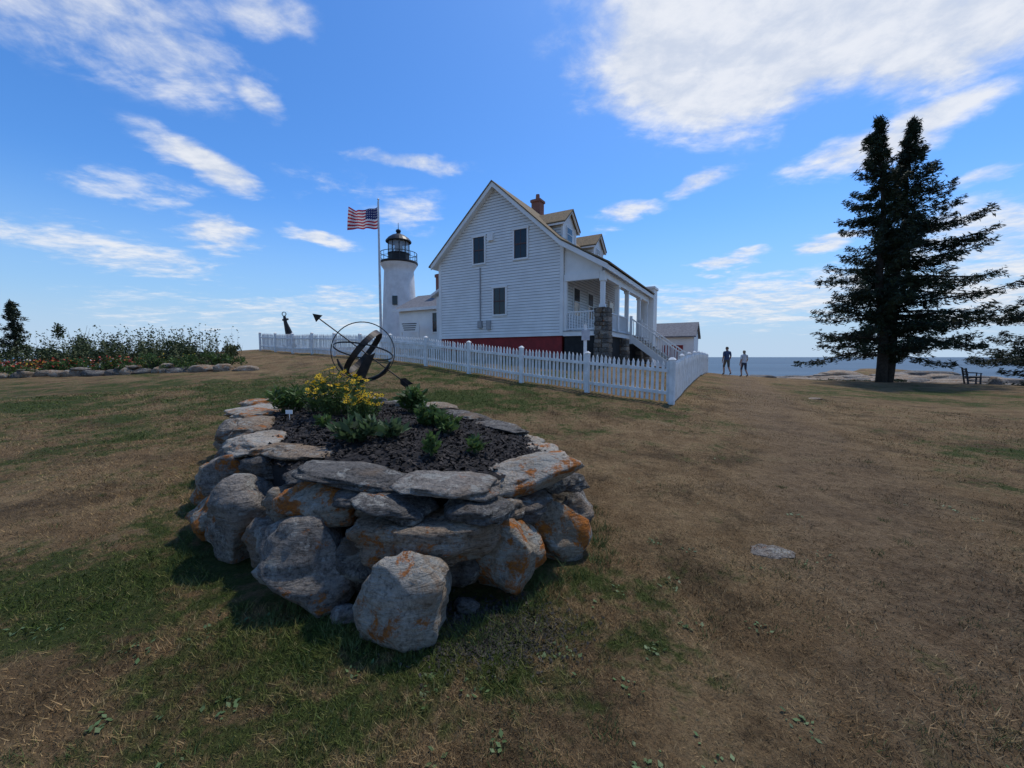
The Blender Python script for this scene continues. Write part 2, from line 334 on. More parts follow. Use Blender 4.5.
ST=[
(-.58,2.08,.18,.25,.18,.235,1,8,0,-8,2.7),(-1.29,2.43,.22,.33,.26,.26,0,-10,0,5,2.2),(-.03,2.50,.20,.21,.2,.235,4,-15,0,14,2.4),
(.25,3.00,.2,.29,.24,.235,4,10,0,8,2.4),(-2.00,3.00,.27,.28,.26,.29,0,15,0,-8,2.2),(-2.95,3.95,.2,.22,.24,.22,4,0,0,0,2.3),
(-1.25,2.66,.53,.29,.22,.135,4,-8,0,8,2.3),(-.57,2.38,.42,.42,.24,.115,2,-4,8,-4,3.0),(-.73,2.46,.585,.22,.2,.058,3,-5,0,10,3.2),
(-.20,2.43,.57,.20,.2,.065,3,5,0,-5,3.2),(-.41,2.52,.69,.29,.2,.045,0,-3,4,3,3.0),(-1.05,2.68,.705,.34,.2,.045,3,-8,3,6,3.0),
(-1.44,2.86,.65,.19,.18,.065,3,-20,0,-6,3.0),(.04,2.96,.60,.40,.27,.11,1,14,-8,-10,3.0),(.46,3.28,.46,.12,.16,.08,3,30,0,0,3),
(-1.74,3.22,.72,.28,.17,.04,2,-25,0,4,3.2),(-2.38,3.72,.70,.24,.32,.085,1,25,0,0,2.9),(-2.45,3.55,.46,.25,.28,.17,0,30,0,0,2.5),
(-3.35,4.75,.58,.17,.24,.15,0,20,0,0,2.4),(-3.72,5.8,.72,.32,.38,.07,1,20,0,0,3.2),(-4.1,6.7,.72,.34,.34,.07,4,0,0,0,3.2),
(-2.9,4.5,.70,.25,.38,.09,2,30,0,0,3.1),(-3.3,5.2,.73,.28,.34,.06,4,30,0,0,3.2),
(-2.44,3.36,.17,.26,.28,.22,4,0,0,0,2.2),(-3.5,5.05,.22,.22,.28,.24,0,0,0,0,2.4),(-4.0,5.9,.25,.28,.33,.26,2,0,0,0,2.4),(-4.4,6.9,.3,.33,.33,.28,0,0,0,0,2.4),
(.48,3.55,.2,.22,.28,.22,0,0,0,0,2.5),(.38,4.2,.22,.24,.28,.23,2,0,0,0,2.5),(.05,4.85,.25,.28,.3,.24,0,0,0,0,2.5),(-.45,5.5,.28,.3,.3,.26,0,0,0,0,2.5),(-1.15,6.1,.3,.34,.3,.28,0,0,0,0,2.5),
(.24,3.62,.58,.19,.28,.09,1,-20,0,6,3.0),(.10,4.15,.60,.23,.28,.09,1,-20,0,5,3.0),(-.20,4.45,.73,.18,.42,.04,3,35,0,3,3.3),(-.60,5.15,.75,.18,.42,.04,3,35,0,0,3.3),(-1.10,5.85,.77,.24,.38,.045,2,40,0,0,3.3),
(-1.8,6.5,.72,.42,.28,.08,3,15,0,0,3.2),(-2.7,6.9,.74,.45,.26,.08,0,10,0,0,3.2),(-3.6,7.0,.76,.42,.26,.08,2,0,0,0,3.2),(-2.2,6.85,.35,.45,.3,.28,0,0,0,0,2.8),(-3.3,7.15,.35,.5,.3,.28,0,0,0,0,2.8),
(-.93,2.45,.22,.15,.16,.17,3,0,0,0,2.6),(-.32,2.48,.22,.13,.16,.13,3,0,0,0,2.6),(-.27,2.40,.48,.14,.14,.04,3,0,0,6,3.2),(-1.60,2.82,.46,.15,.14,.11,2,0,0,0,2.6),(-1.68,2.75,.20,.17,.17,.18,0,0,0,0,2.4),
(.12,2.80,.43,.16,.18,.08,3,0,0,-8,3.0),(-.05,2.66,.49,.13,.14,.05,2,0,0,6,3.2),(-2.02,3.28,.60,.19,.18,.09,3,0,0,0,2.8),(.33,3.2,.49,.13,.18,.07,3,0,0,0,3.0),(-1.0,2.54,.6,.13,.12,.05,3,0,0,0,3),
(-2.02,3.36,.72,.17,.14,.035,2,20,0,0,3.2),(-.85,2.58,.52,.16,.12,.05,2,0,0,-10,3.0),(-2.85,4.1,.48,.2,.26,.14,3,30,0,0,2.5),(-2.25,3.25,.06,.12,.12,.08,2,0,0,0,2.4),(-.95,2.2,.03,.08,.07,.05,0,0,0,0,2.4),(-.27,2.25,.04,.07,.06,.04,3,0,0,0,2.4)]
for i,s in enumerate(ST): rock('planter_stone_%02d'%i,*s[:6],s[6],PL,s[7],s[8],s[9],seed=i+11,nrm=s[10])
SP=[(-1.5,2.85),(-.75,2.62),(-.2,2.62),(.1,3.0),(.28,3.4),(.12,4.2),(-.25,4.9),(-.75,5.6),(-1.4,6.1),(-2.6,6.8),(-4.1,6.8),(-3.85,5.8),(-3.2,4.7),(-2.45,3.7),(-2.0,3.2)]
SOIL=nmat('mulch_soil',(.022,.019,.018),(.010,.009,.009),30,.95,.02,60)
cx=sum(p[0] for p in SP)/len(SP); cy=sum(p[1] for p in SP)/len(SP)
def soilz(t,x,y): return .66+.15*(1-t*t)+.05*(y-3)*.25+.02*noise.noise(Vector((x*3,y*3,0)))
mb=MB(); rings=14; N=60
per=[]
for i in range(N):
    u=i/N*len(SP); a=SP[int(u)%len(SP)]; b=SP[(int(u)+1)%len(SP)]; f=u-int(u); per.append((a[0]+(b[0]-a[0])*f,a[1]+(b[1]-a[1])*f))
for r in range(1,rings+1):
    t=r/rings
    for px,py in per:
        x=cx+(px-cx)*t;y=cy+(py-cy)*t; mb.v.append((x,y,soilz(t,x,y)+.012*noise.noise(Vector((x*12,y*12,3)))))
for px,py in per: mb.v.append((px,py,-.1))
for r in range(rings):
    for i in range(N):
        a=r*N+i;b=r*N+(i+1)%N; mb.f.append((a,b,b+N,a+N)); mb.m.append(0)
mb.v.append((cx,cy,soilz(0,cx,cy))); c0=len(mb.v)-1
for i in range(N): mb.f.append((c0,(i+1)%N,i)); mb.m.append(0)
mb.obj('soil_bed',SOIL,PL,True)
n=14000
tt=np.sqrt(rng.random(n)); ii=rng.integers(0,N,n); pr=np.array(per)
x=cx+(pr[ii,0]-cx)*tt+rng.normal(0,.04,n); y=cy+(pr[ii,1]-cy)*tt+rng.normal(0,.04,n)
z=.66+.15*(1-tt*tt)+.05*(y-3)*.25+.008
def chips(name,x,y,z,lo,hi,mat,par=None):
    n=len(x); v=np.zeros((n,4,3)); a=rng.uniform(0,6.28,n); L=rng.uniform(lo,hi,n); W=L*rng.uniform(.3,.7,n)
    d=np.stack([np.cos(a),np.sin(a),rng.normal(0,.5,n)],-1); e=np.stack([-np.sin(a),np.cos(a),rng.normal(0,.5,n)],-1); P0=np.stack([x,y,z],-1)
    for k,(s1,s2) in enumerate(((-1,-1),(1,-1),(1,1),(-1,1))): v[:,k]=P0+d*(L*s1)[:,None]+e*(W*s2)[:,None]
    return npmesh(name,v.reshape(-1,3),np.arange(n*4).reshape(-1,4),mat,par)
chips('mulch_chips',x,y,z,.006,.022,nmat('mulch_chip',(.042,.034,.029),(.018,.015,.013),20,.9,island=.6),PL)
n=5000; x=rng.normal(-.12,.20,n); y=rng.normal(2.08,.12,n)
chips('gravel',x,y,terr(x,y)+.006,.003,.010,nmat('gravel_mat',(.06,.052,.045),(.028,.025,.022),20,.9,island=.6))
rock('flat_stone',2.02,2.98,T(2.02,2.98)-.005,.17,.10,.014,0,None,0,seed=5,nrm=2.6,sub=4)
rock('flat_stone',9.5,12.5,T(9.5,12.5)-.01,.28,.16,.04,2,None,10,seed=6,nrm=2.6,sub=3)
# ------------------------------------------------------------------ plants
def leafquads(P,size,up=.6,asp=.35):
    n=len(P); a=rng.uniform(0,6.28,n); d=np.stack([np.cos(a),np.sin(a),rng.normal(up,.5,n)],-1); d/=np.linalg.norm(d,axis=1)[:,None]
    q=rng.normal(0,1,(n,3)); e=np.cross(d,q); e/=np.linalg.norm(e,axis=1)[:,None]
    s=size*rng.uniform(.6,1.3,n)
    v=np.zeros((n,4,3)); v[:,0]=P; v[:,1]=P+d*(s*.5)[:,None]+e*(s*asp*.5)[:,None]; v[:,2]=P+d*s[:,None]; v[:,3]=P+d*(s*.5)[:,None]-e*(s*asp*.5)[:,None]
    return v.reshape(-1,3)
LEAF=nmat('leaf_green',(.05,.09,.022),(.09,.145,.04),6,.6,island=.4,trans=.35)
LEAF2=nmat('leaf_blue_green',(.055,.09,.035),(.095,.14,.06),6,.6,island=.4,trans=.35)
STEM=nmat('stem_green',(.05,.08,.02),(.04,.06,.02),6,.7)
YEL=nmat('petal_yellow',(.80,.52,.01),(.65,.38,.01),8,.6,island=.15,trans=.25)
EYE=nmat('flower_eye',(.3,.15,.02),(.2,.1,.02),8)
def plant(name,x,y,z,rad,h,nstem,leaf,asp,mat,flowers=0,fmat=None,fs=.03,nl=14):
    e=empty(name,(x,y,z)); mb=MB(); LP=[]; F=MB()
    for i in range(nstem):
        a=random.uniform(0,6.28); r=rad*math.sqrt(random.random()); hh=h*random.uniform(.6,1.05)*(1-.35*r/rad)
        b=Vector((r*.4*math.cos(a),r*.4*math.sin(a),-.02)); t=Vector((r*math.cos(a),r*math.sin(a),hh)); m=(b+t)/2+Vector((0,0,.05*h))
        mb.tube([b,m,t],[.004,.003,.002],4)
        for k in range(nl):
            u=random.uniform(.15,1)**.8; q=b.lerp(t,u); LP.append((q.x+random.gauss(0,.015),q.y+random.gauss(0,.015),q.z))
        if i<flowers:
            nrm=Vector((random.gauss(0,.5)-.1,random.gauss(0,.5)-.4,1)).normalized(); s=nrm.orthogonal().normalized(); w=nrm.cross(s); c=t+Vector((0,0,.01))
            for k in range(7):
                aa=k*6.283/7; d=s*math.cos(aa)+w*math.sin(aa); g=s*math.cos(aa+1.57)+w*math.sin(aa+1.57)
                F.poly([c,c+d*fs*.6+g*fs*.25,c+d*fs+nrm*fs*.15,c+d*fs*.6-g*fs*.25],0)
            F.tube([c,c+nrm*fs*.25],[fs*.25,fs*.15],6,1)
    mb.obj('stems',STEM,e)
    v=leafquads(np.array(LP),leaf,.7,asp); npmesh('leaves',v,np.arange(len(v)).reshape(-1,4),mat,e)
    if flowers: F.obj('flowers',[fmat,EYE],e)
plant('yellow_flower_plant',-2.05,4.7,.80,.34,.60,90,.07,.22,LEAF,70,YEL,.036)
plant('yellow_flower_plant',-1.65,4.4,.80,.22,.38,50,.07,.22,LEAF,38,YEL,.034)
plant('yellow_flower_plant',-2.45,5.0,.80,.18,.36,30,.07,.22,LEAF,16,YEL,.032)
plant('leafy_plant',-2.9,5.2,.80,.26,.38,44,.10,.3,LEAF)
plant('leafy_plant',-1.36,3.45,.79,.18,.17,26,.12,.36,LEAF2,nl=8)
plant('leafy_plant',-1.08,3.55,.79,.11,.13,14,.11,.36,LEAF2,nl=8)
plant('leafy_plant',-.85,4.05,.80,.15,.24,26,.08,.45,LEAF)
plant('leafy_plant',-.62,3.75,.80,.12,.16,18,.08,.45,LEAF)
plant('leafy_plant',-1.2,4.9,.82,.16,.36,26,.10,.4,LEAF)
plant('leafy_plant',-.62,3.05,.76,.05,.14,7,.07,.4,LEAF)
plant('leafy_plant',-.30,3.2,.74,.05,.11,6,.07,.4,LEAF)
plant('leafy_plant',-1.9,4.0,.80,.07,.12,6,.07,.4,LEAF)
e=empty('plant_label',(-2.55,4.55,.78)); mb=MB(); mb.box(-.003,.003,-.002,.002,0,.1); mb.box(-.04,.04,-.008,-.003,.07,.115); mb.obj('label_card',WHITE,e)
# ------------------------------------------------------------------ armillary sundial
def ring(mb,c,n,r,w,tk,m=0,N=48):
    n=Vector(n).normalized(); s=n.orthogonal().normalized(); q=n.cross(s); c=Vector(c); b=len(mb.v)
    for i in range(N):
        t=i*2*math.pi/N; d=s*math.cos(t)+q*math.sin(t)
        for rr,ww in ((r,-w),(r,w),(r+tk,w),(r+tk,-w)): mb.v.append(tuple(c+d*rr+n*ww/2))
    for i in range(N):
        for k in range(4):
            a=b+i*4+k; a2=b+i*4+(k+1)%4; c1=b+((i+1)%N)*4+k; c2=b+((i+1)%N)*4+(k+1)%4
            mb.f.append((a,a2,c2,c1)); mb.m.append(m)
AR=empty('armillary_sundial',(-2.22,6.0,1.58)); mb=MB()
ax=Vector((1.23,.15,-.97)).normalized()
ring(mb,(0,0,0),(.35,-.93,.1),.44,.02,.012); ring(mb,(0,0,0),ax,.37,.085,.008); ring(mb,(0,0,0),(.1,.3,1),.42,.02,.008)
a=-ax*.80;b=ax*.82; mb.tube([a,b],.009,8)
mb.poly([a-ax*.10,a+ax*.02+Vector((.05,0,.05)),a+ax*.02-Vector((.05,0,.05))])
g=Vector((.62,0,.78))
for s in (-1,1): mb.poly([b,b-ax*.16,b-ax*.10+g*.06*s,b+ax*.05+g*.06*s])
mb.tube([(-.05,0,-.44),(-.12,0,-.52),(-.12,0,-.9)],[.02,.035,.05],10)
cr=[]
for i in range(13):
    t=R(195+i*12); cr.append((.42*math.cos(t),.02,.42*math.sin(t)))
mb.tube(cr,[.012]+[.025]*11+[.012],8)
mb.hexa([(-.20,-.02,-.47),(-.02,-.02,-.47),(-.02,.02,-.47),(-.20,.02,-.47),(.02,-.02,-.10),(.17,-.02,-.02),(.17,.02,-.02),(.02,.02,-.10)])
mb.obj('rings_and_arrow',nmat('dark_bronze',(.02,.02,.02),(.045,.035,.03),12,.5,metal=.5),AR)
# ------------------------------------------------------------------ house
HS=empty('keepers_house',(2.5,20.0,0),R(-30))
FZ=2.72; EZ=7.0; PK=10.55; W=7.8; L=10.0
def halfw(z): return 3.9 if z<=EZ else max(0,3.9*(PK-z)/(PK-EZ))
mb=MB(); st=.15; z=FZ; gp=.024
while z<PK-.05:
    z1=min(z+st,PK); zg=min(z+gp,z1); h0=halfw(z);hg=halfw(zg);h1=halfw(z1)
    for yy,sg in ((0,-1),(L,1)):
        o=.03*sg
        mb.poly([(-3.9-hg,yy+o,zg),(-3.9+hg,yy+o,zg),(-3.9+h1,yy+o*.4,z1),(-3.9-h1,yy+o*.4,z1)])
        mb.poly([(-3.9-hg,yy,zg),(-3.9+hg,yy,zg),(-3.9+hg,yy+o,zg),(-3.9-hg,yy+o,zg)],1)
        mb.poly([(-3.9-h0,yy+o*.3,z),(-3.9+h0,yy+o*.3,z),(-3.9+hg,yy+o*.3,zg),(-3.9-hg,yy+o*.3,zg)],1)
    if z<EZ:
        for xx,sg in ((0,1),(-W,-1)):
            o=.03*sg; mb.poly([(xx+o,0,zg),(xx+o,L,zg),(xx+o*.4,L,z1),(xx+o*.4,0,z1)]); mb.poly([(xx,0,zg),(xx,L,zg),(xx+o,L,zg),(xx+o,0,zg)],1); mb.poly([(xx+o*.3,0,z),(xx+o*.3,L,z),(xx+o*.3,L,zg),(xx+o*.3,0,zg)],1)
    z=z1
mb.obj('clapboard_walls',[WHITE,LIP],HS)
mb=MB(); mb.box(-W+.05,-.05,.05,L-.05,0.8,FZ); mb.obj('red_foundation',RED,HS)
mb=MB()
for x0,x1 in ((-W-.04,-W+.14),(-.14,.04)): mb.box(x0,x1,-.045,.1,FZ,EZ)
mb.box(-W-.05,.05,-.06,-.0,FZ-.16,FZ)
mb.box(.0,.05,-.0,L,FZ-.16,FZ)
ov=.38
def rake(y0,y1):
    for sg in (-1,1):
        xe=-3.9+sg*(3.9+.35) if sg<0 else -3.9+3.9
        ze=PK-abs(xe+3.9)*(PK-EZ)/3.9
        mb.hexa([(xe,y0,ze-.12),(-3.9,y0,PK-.12),(-3.9,y1,PK-.12),(xe,y1,ze-.12),(xe,y0,ze+.13),(-3.9,y0,PK+.13),(-3.9,y1,PK+.13),(xe,y1,ze+.13)])
    mb.hexa([(0,y0,EZ-.12),(2.35,y0,5.50),(2.35,y1,5.50),(0,y1,EZ-.12),(0,y0,EZ+.13),(2.35,y0,5.75),(2.35,y1,5.75),(0,y1,EZ+.13)])
rake(-ov,-ov+.06); rake(L+ov-.06,L+ov)
mb.hexa([(-.0,-ov+.06,EZ-.1),(2.3,-ov+.06,5.56),(2.3,L+ov-.06,5.56),(-.0,L+ov-.06,EZ-.1),(0,-ov+.06,EZ-.02),(2.3,-ov+.06,5.63),(2.3,L+ov-.06,5.63),(0,L+ov-.06,EZ-.02)])
mb.box(2.3,2.36,-ov+.06,L+ov-.06,5.5,5.72)
mb.hexa([(-8.15,-ov+.06,6.62),(-7.8,-ov+.06,6.94),(-7.8,L+ov-.06,6.94),(-8.15,L+ov-.06,6.62),(-8.15,-ov+.06,6.72),(-7.8,-ov+.06,7.05),(-7.8,L+ov-.06,7.05),(-8.15,L+ov-.06,6.72)])
for sg in (-1,1): mb.poly([(-3.9,-ov+.06,PK-.06),(-3.9+sg*3.9,-ov+.06,EZ-.06),(-3.9+sg*3.9,.0,EZ-.06),(-3.9,.0,PK-.06)])
mb.obj('white_trim',WHITE,HS)
mb=MB()
def slab(x0,z0,x1,z1,y0,y1,tk=.07,m=0): mb.hexa([(x0,y0,z0),(x1,y0,z1),(x1,y1,z1),(x0,y1,z0),(x0,y0,z0+tk),(x1,y0,z1+tk),(x1,y1,z1+tk),(x0,y1,z0+tk)],m)
sl=(PK-EZ)/3.9
slab(-8.28,EZ-.48*sl+.134,-3.9,PK+.134,-ov-.04,L+ov+.04); slab(-3.9,PK+.135,0,EZ+.135,-ov-.04,L+ov+.04); slab(0,EZ+.136,2.45,5.70+.06,-ov-.04,L+ov+.04)
mb.obj('shingle_roof',SHING,HS)
for di,yc in enumerate((2.6,7.7)):
    mb=MB(); hw=.95; xf=-.75; zt=8.75; zr=9.5
    zb=EZ+(-xf)*sl
    def sx(zz): return -(zz-EZ)/sl
    for y in (yc-hw,yc+hw):
        sgn=-1 if y<yc else 1
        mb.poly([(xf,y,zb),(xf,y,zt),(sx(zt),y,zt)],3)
        zz=zb
        while zz<zt-.02:
            z2=min(zz+st,zt); o=.02*sgn; zg=min(zz+.02,z2)
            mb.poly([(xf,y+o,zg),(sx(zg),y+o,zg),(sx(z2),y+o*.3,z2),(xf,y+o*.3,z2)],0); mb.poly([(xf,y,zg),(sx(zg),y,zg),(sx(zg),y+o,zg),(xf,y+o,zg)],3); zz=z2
    mb.poly([(xf,yc-hw,zb-.05),(xf,yc+hw,zb-.05),(xf,yc+hw,zt),(xf,yc,zr),(xf,yc-hw,zt)],0)
    mb.box(xf-.05,xf+.05,yc-hw-.04,yc-hw+.1,zb,zt); mb.box(xf-.05,xf+.05,yc+hw-.1,yc+hw+.04,zb,zt)
    for s in (-1,1):
        ye=yc+s*(hw+.22); ze=zt-.16
        xr=sx(zr); xe=sx(ze)
        mb.hexa([(xf+.25,ye,ze),(xf+.25,yc,zr),(xr,yc,zr),(xe,ye,ze),(xf+.25,ye,ze+.09),(xf+.25,yc,zr+.10),(xr-.1,yc,zr+.10),(xe-.1,ye,ze+.09)],1)
        mb.hexa([(xf+.2,ye,ze-.12),(xf+.2,yc,zr-.1),(xf+.13,yc,zr-.1),(xf+.13,ye,ze-.12),(xf+.2,ye,ze-.01),(xf+.2,yc,zr-.01),(xf+.13,yc,zr-.01),(xf+.13,ye,ze-.01)],0)
        mb.beam((xf+.2,ye,ze-.05),(xe,ye,ze-.05),.04,.09,0)
    mb.box(xf+.004,xf+.05,yc-.42,yc+.42,zb+.12,zt-.12,0); mb.box(xf+.052,xf+.06,yc-.34,yc+.34,zb+.2,zt-.2,2); mb.box(xf+.062,xf+.07,yc-.34,yc+.34,(zb+zt)/2-.02,(zb+zt)/2+.02,0)
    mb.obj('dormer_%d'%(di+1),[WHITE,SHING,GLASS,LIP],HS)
mb=MB(); mb.box(-4.2,-3.6,4.75,5.35,9.9,11.5,0); mb.box(-4.26,-3.54,4.69,5.41,11.32,11.5-.04,0); mb.tube([(-3.9,5.05,11.5),(-3.9,5.05,11.85)],[.14,.12],10,1); mb.obj('brick_chimney',[BRICK,BRICK],HS)
mb=MB()
def win(xc,zc,w,h,y=0.,mull=True):
    f=.09
    mb.box(xc-w/2-f,xc+w/2+f,y-.08,y-.03,zc-h/2-f,zc-h/2,0); mb.box(xc-w/2-f-.03,xc+w/2+f+.03,y-.10,y-.03,zc+h/2,zc+h/2+f+.03,0)
    mb.box(xc-w/2-f,xc-w/2,y-.08,y-.03,zc-h/2,zc+h/2,0); mb.box(xc+w/2,xc+w/2+f,y-.08,y-.03,zc-h/2,zc+h/2,0)
    mb.box(xc-w/2,xc+w/2,y-.045,y-.034,zc-h/2,zc+h/2,1)
    mb.box(xc-w/2,xc+w/2,y-.066,y-.047,zc-.03,zc+.03,2)
    for s in(-1,1):mb.box(xc+s*(w/2-.02)-.02,xc+s*(w/2-.02)+.02,y-.058,y-.047,zc-h/2,zc-.031,2); mb.box(xc+s*(w/2-.02)-.02,xc+s*(w/2-.02)+.02,y-.058,y-.047,zc+.031,zc+h/2,2)
    if mull: mb.box(xc-.012,xc+.012,y-.054,y-.046,zc-h/2,zc-.031,2); mb.box(xc-.012,xc+.012,y-.054,y-.046,zc+.031,zc+h/2,2)
win(-4.96,7.35,.72,1.4); win(-2.35,7.35,.74,1.45); win(-3.64,4.5,.74,1.4)
mb.box(-4.35,-4.0,-.16,-.031,7.75,8.15,0); mb.box(-5.0,-4.75,-.18,-.031,3.1,3.5,3); mb.box(-4.9,-4.86,-.1,-.031,3.5,6.4,3); mb.box(-4.45,-4.2,-.15,-.031,3.0,3.5,3)
mb.obj('gable_windows_and_boxes',[WHITE,GLASS,FRAME,nmat('meter_grey',(.35,.35,.35),(.3,.3,.3),5,.5)],HS)
mb=MB()
for yc in (1.8,4.0,8.2): mb.box(.03,.07,yc-.5,yc+.5,3.6,5.2,0); mb.box(.072,.08,yc-.4,yc+.4,3.7,5.1,1); mb.box(.082,.09,yc-.4,yc+.4,4.38,4.44,0)
mb.box(.03,.07,5.7,6.9,2.75,5.1,0); mb.box(.072,.09,5.8,6.8,2.8,5.0,2)
mb.obj('porch_door_and_windows',[WHITE,GLASS,RED],HS)
DZ=2.75; mb=MB()
mb.box(.06,2.15,-.05,L,DZ-.22,DZ-.004); mb.box(.06,2.2,-.08,L,DZ,DZ+.04,1)
mb.box(1.85,2.13,.0,L,5.2,5.53); mb.box(.06,1.84,.0,.22,5.2,5.53); mb.poly([(.06,.1,5.53),(1.95,.1,5.53),(1.95,.1,5.75),(.06,.1,6.9)])
for y in (.12,2.6,4.6,7.6,9.85):
    b=3.85 if y<1 else DZ+.04
    mb.box(1.89,2.09,y-.10,y+.10,b,5.2); mb.box(1.85,2.13,y-.14,y+.14,b,b+.15); mb.box(1.85,2.13,y-.14,y+.14,5.08,5.2)
mb.box(.045,.2,.03,.2,DZ+.04,5.2)
def rail(a,b,z0=DZ,h=.95,sp=.13):
    a=Vector(a);b=Vector(b); n=max(1,int((b-a).length/sp))
    mb.beam(a+Vector((0,0,h)),b+Vector((0,0,h)),.09,.06); mb.beam(a+Vector((0,0,.12)),b+Vector((0,0,.12)),.06,.06)
    for i in range(1,n): p=a.lerp(b,i/n); mb.box(p.x-.02,p.x+.02,p.y-.02,p.y+.02,p.z+.15,p.z+h-.03)
rail((.2,.1,DZ),(1.75,.1,DZ)); rail((1.98,.35,DZ),(1.98,2.5,DZ)); rail((1.98,2.7,DZ),(1.98,4.5,DZ)); rail((1.98,7.7,DZ),(1.98,9.75,DZ))
SX=4.9; ns=11; rise=(DZ-.7)/ns
for i in range(ns):
    x0=2.2+i*(SX-2.2)/ns; x1=2.2+(i+1)*(SX-2.2)/ns; zt=DZ-i*rise-.05
    mb.box(x0,x1+.03,4.85,7.35,zt-.04,zt,1); mb.box(x0+.0,x0+.03,4.85,7.35,zt-rise,zt-.042,0)
for y in (4.8,7.4):
    mb.beam((2.2,y,DZ-.2),(SX,y,.55),.06,.32,0)
    a=Vector((2.2,y,DZ));b=Vector((SX,y,.75)); mb.beam(a+Vector((0,0,.95)),b+Vector((0,0,.95)),.08,.07)
    for i in range(0,19): p=a.lerp(b,i/18); mb.box(p.x-.02,p.x+.02,y-.02,y+.02,p.z-.05,p.z+.93)
    for t in (0,1): p=a.lerp(b,t); mb.box(p.x-.07,p.x+.07,y-.07,y+.07,p.z-.5,p.z+1.08)
mb.obj('porch_and_stairs',[WHITE,nmat('porch_grey',(.3,.31,.32),(.25,.26,.27),5,.6)],HS)
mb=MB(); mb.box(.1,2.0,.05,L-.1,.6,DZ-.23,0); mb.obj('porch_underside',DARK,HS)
mb=MB()
k=0
for px0 in (.02,3.4,6.9,9.5):
    zz=.6; top=3.85 if px0<1 else DZ-.25
    while zz<top-.05:
        hh=random.uniform(.16,.26); zz2=min(zz+hh,top); w=.36; s=random.uniform(.35,.65)*2*w; g=.012
        mb.box(2.0-w+random.uniform(-.02,.02)+.02,2.0-w+s-g,px0-.14,px0+.5,zz+g,zz2,k%3); mb.box(2.0-w+s+g,2.0+w+random.uniform(-.02,.03),px0-.16+random.uniform(0,.03),px0+.5,zz+g,zz2,(k+1)%3); k+=1; zz=zz2
o=mb.obj('stone_piers',[RK[3],RK[0],RK[3]],HS)
bv=o.modifiers.new('b','BEVEL'); bv.width=.025; bv.segments=2
mb=MB(); mb.box(-9.1,-W-.045,1.2,5.5,1.0,5.3,0)
mb.hexa([(-9.4,.95,5.25),(-W-.04,.95,6.0),(-W-.04,5.7,6.0),(-9.4,5.7,5.25),(-9.4,.95,5.4),(-W-.04,.95,6.15),(-W-.04,5.7,6.15),(-9.4,5.7,5.4)],0)
ex0,ex1,ey0,ey1=-14.2,-9.12,3.0,7.5
mb.box(ex0,ex1,ey0,ey1,1.2,4.9,0)
ym=(ey0+ey1)/2
mb.poly([(ex0,ey0,4.9),(ex0,ym,6.1),(ex0,ey1,4.9)],0)
mb.hexa([(ex0-.25,ey0-.3,4.85),(ex1,ey0-.3,4.85),(ex1,ym,6.15),(ex0-.25,ym,6.15),(ex0-.25,ey0-.3,4.97),(ex1,ey0-.3,4.97),(ex1,ym,6.27),(ex0-.25,ym,6.27)],1)
mb.hexa([(ex0-.25,ym,6.15),(ex1,ym,6.15),(ex1,ey1+.3,4.85),(ex0-.25,ey1+.3,4.85),(ex0-.25,ym,6.27),(ex1,ym,6.27),(ex1,ey1+.3,4.97),(ex0-.25,ey1+.3,4.97)],1)
mb.box(ex0-.25,ex1,ey0-.34,ey0-.303,4.78,4.98,0)
mb.obj('side_ell',[WHITE,GREYROOF],HS)
mb=MB(); win(-10.6,3.9,.75,1.3,3.0+.025); mb.obj('ell_window',[WHITE,GLASS,FRAME],HS)
mb=MB(); mb.box(-12.35,-11.75,4.95,5.55,5.5,7.7,0); mb.box(-12.41,-11.69,4.89,5.61,7.45,7.66,0); mb.obj('ell_chimney',BRICK,HS)
mb=MB(); mb.box(1.35,2.35,10.45,11.7,.6,6.2); mb.box(1.28,2.42,10.38,11.77,6.2,6.35); mb.obj('rear_bay',WHITE,HS)
e=empty('white_signboard',(-7.0,27.6,2.3),R(-18)); mb=MB(); mb.box(-.75,.75,-.03,.03,.9,1.6,0); mb.box(-.7,-.62,-.02,.05,0,.9,0);mb.box(.62,.7,-.02,.05,0,.9,0)
for i in range(4): mb.box(-.6+.05*i,.55-.04*i,-.036,-.032,1.44-.14*i,1.5-.14*i,1)
mb.obj('sign_board',[WHITE,BLACK],e)
OB=empty('small_outbuilding',(15.0,37.5,0),R(-30)); mb=MB(); zb=-.5
mb.box(-1.8,1.8,0,4,zb,3.35,0); mb.hexa([(-2,-.3,3.3),(2,-.3,3.3),(2,2,4.7),(-2,2,4.7),(-2,-.3,3.42),(2,-.3,3.42),(2,2,4.82),(-2,2,4.82)],1)
mb.hexa([(-2,2,4.7),(2,2,4.7),(2,4.3,3.3),(-2,4.3,3.3),(-2,2,4.82),(2,2,4.82),(2,4.3,3.42),(-2,4.3,3.42)],1)
for x in(-1.8,1.8): mb.poly([(x,0,3.35),(x,4,3.35),(x,2,4.7)],0)
mb.box(-.9,.9,-.05,-.01,zb,2.6,2); mb.box(-1.0,1.0,-.04,-.005,2.6,2.75,0)
mb.obj('outbuilding_body',[WHITE,GREYROOF,RED],OB)
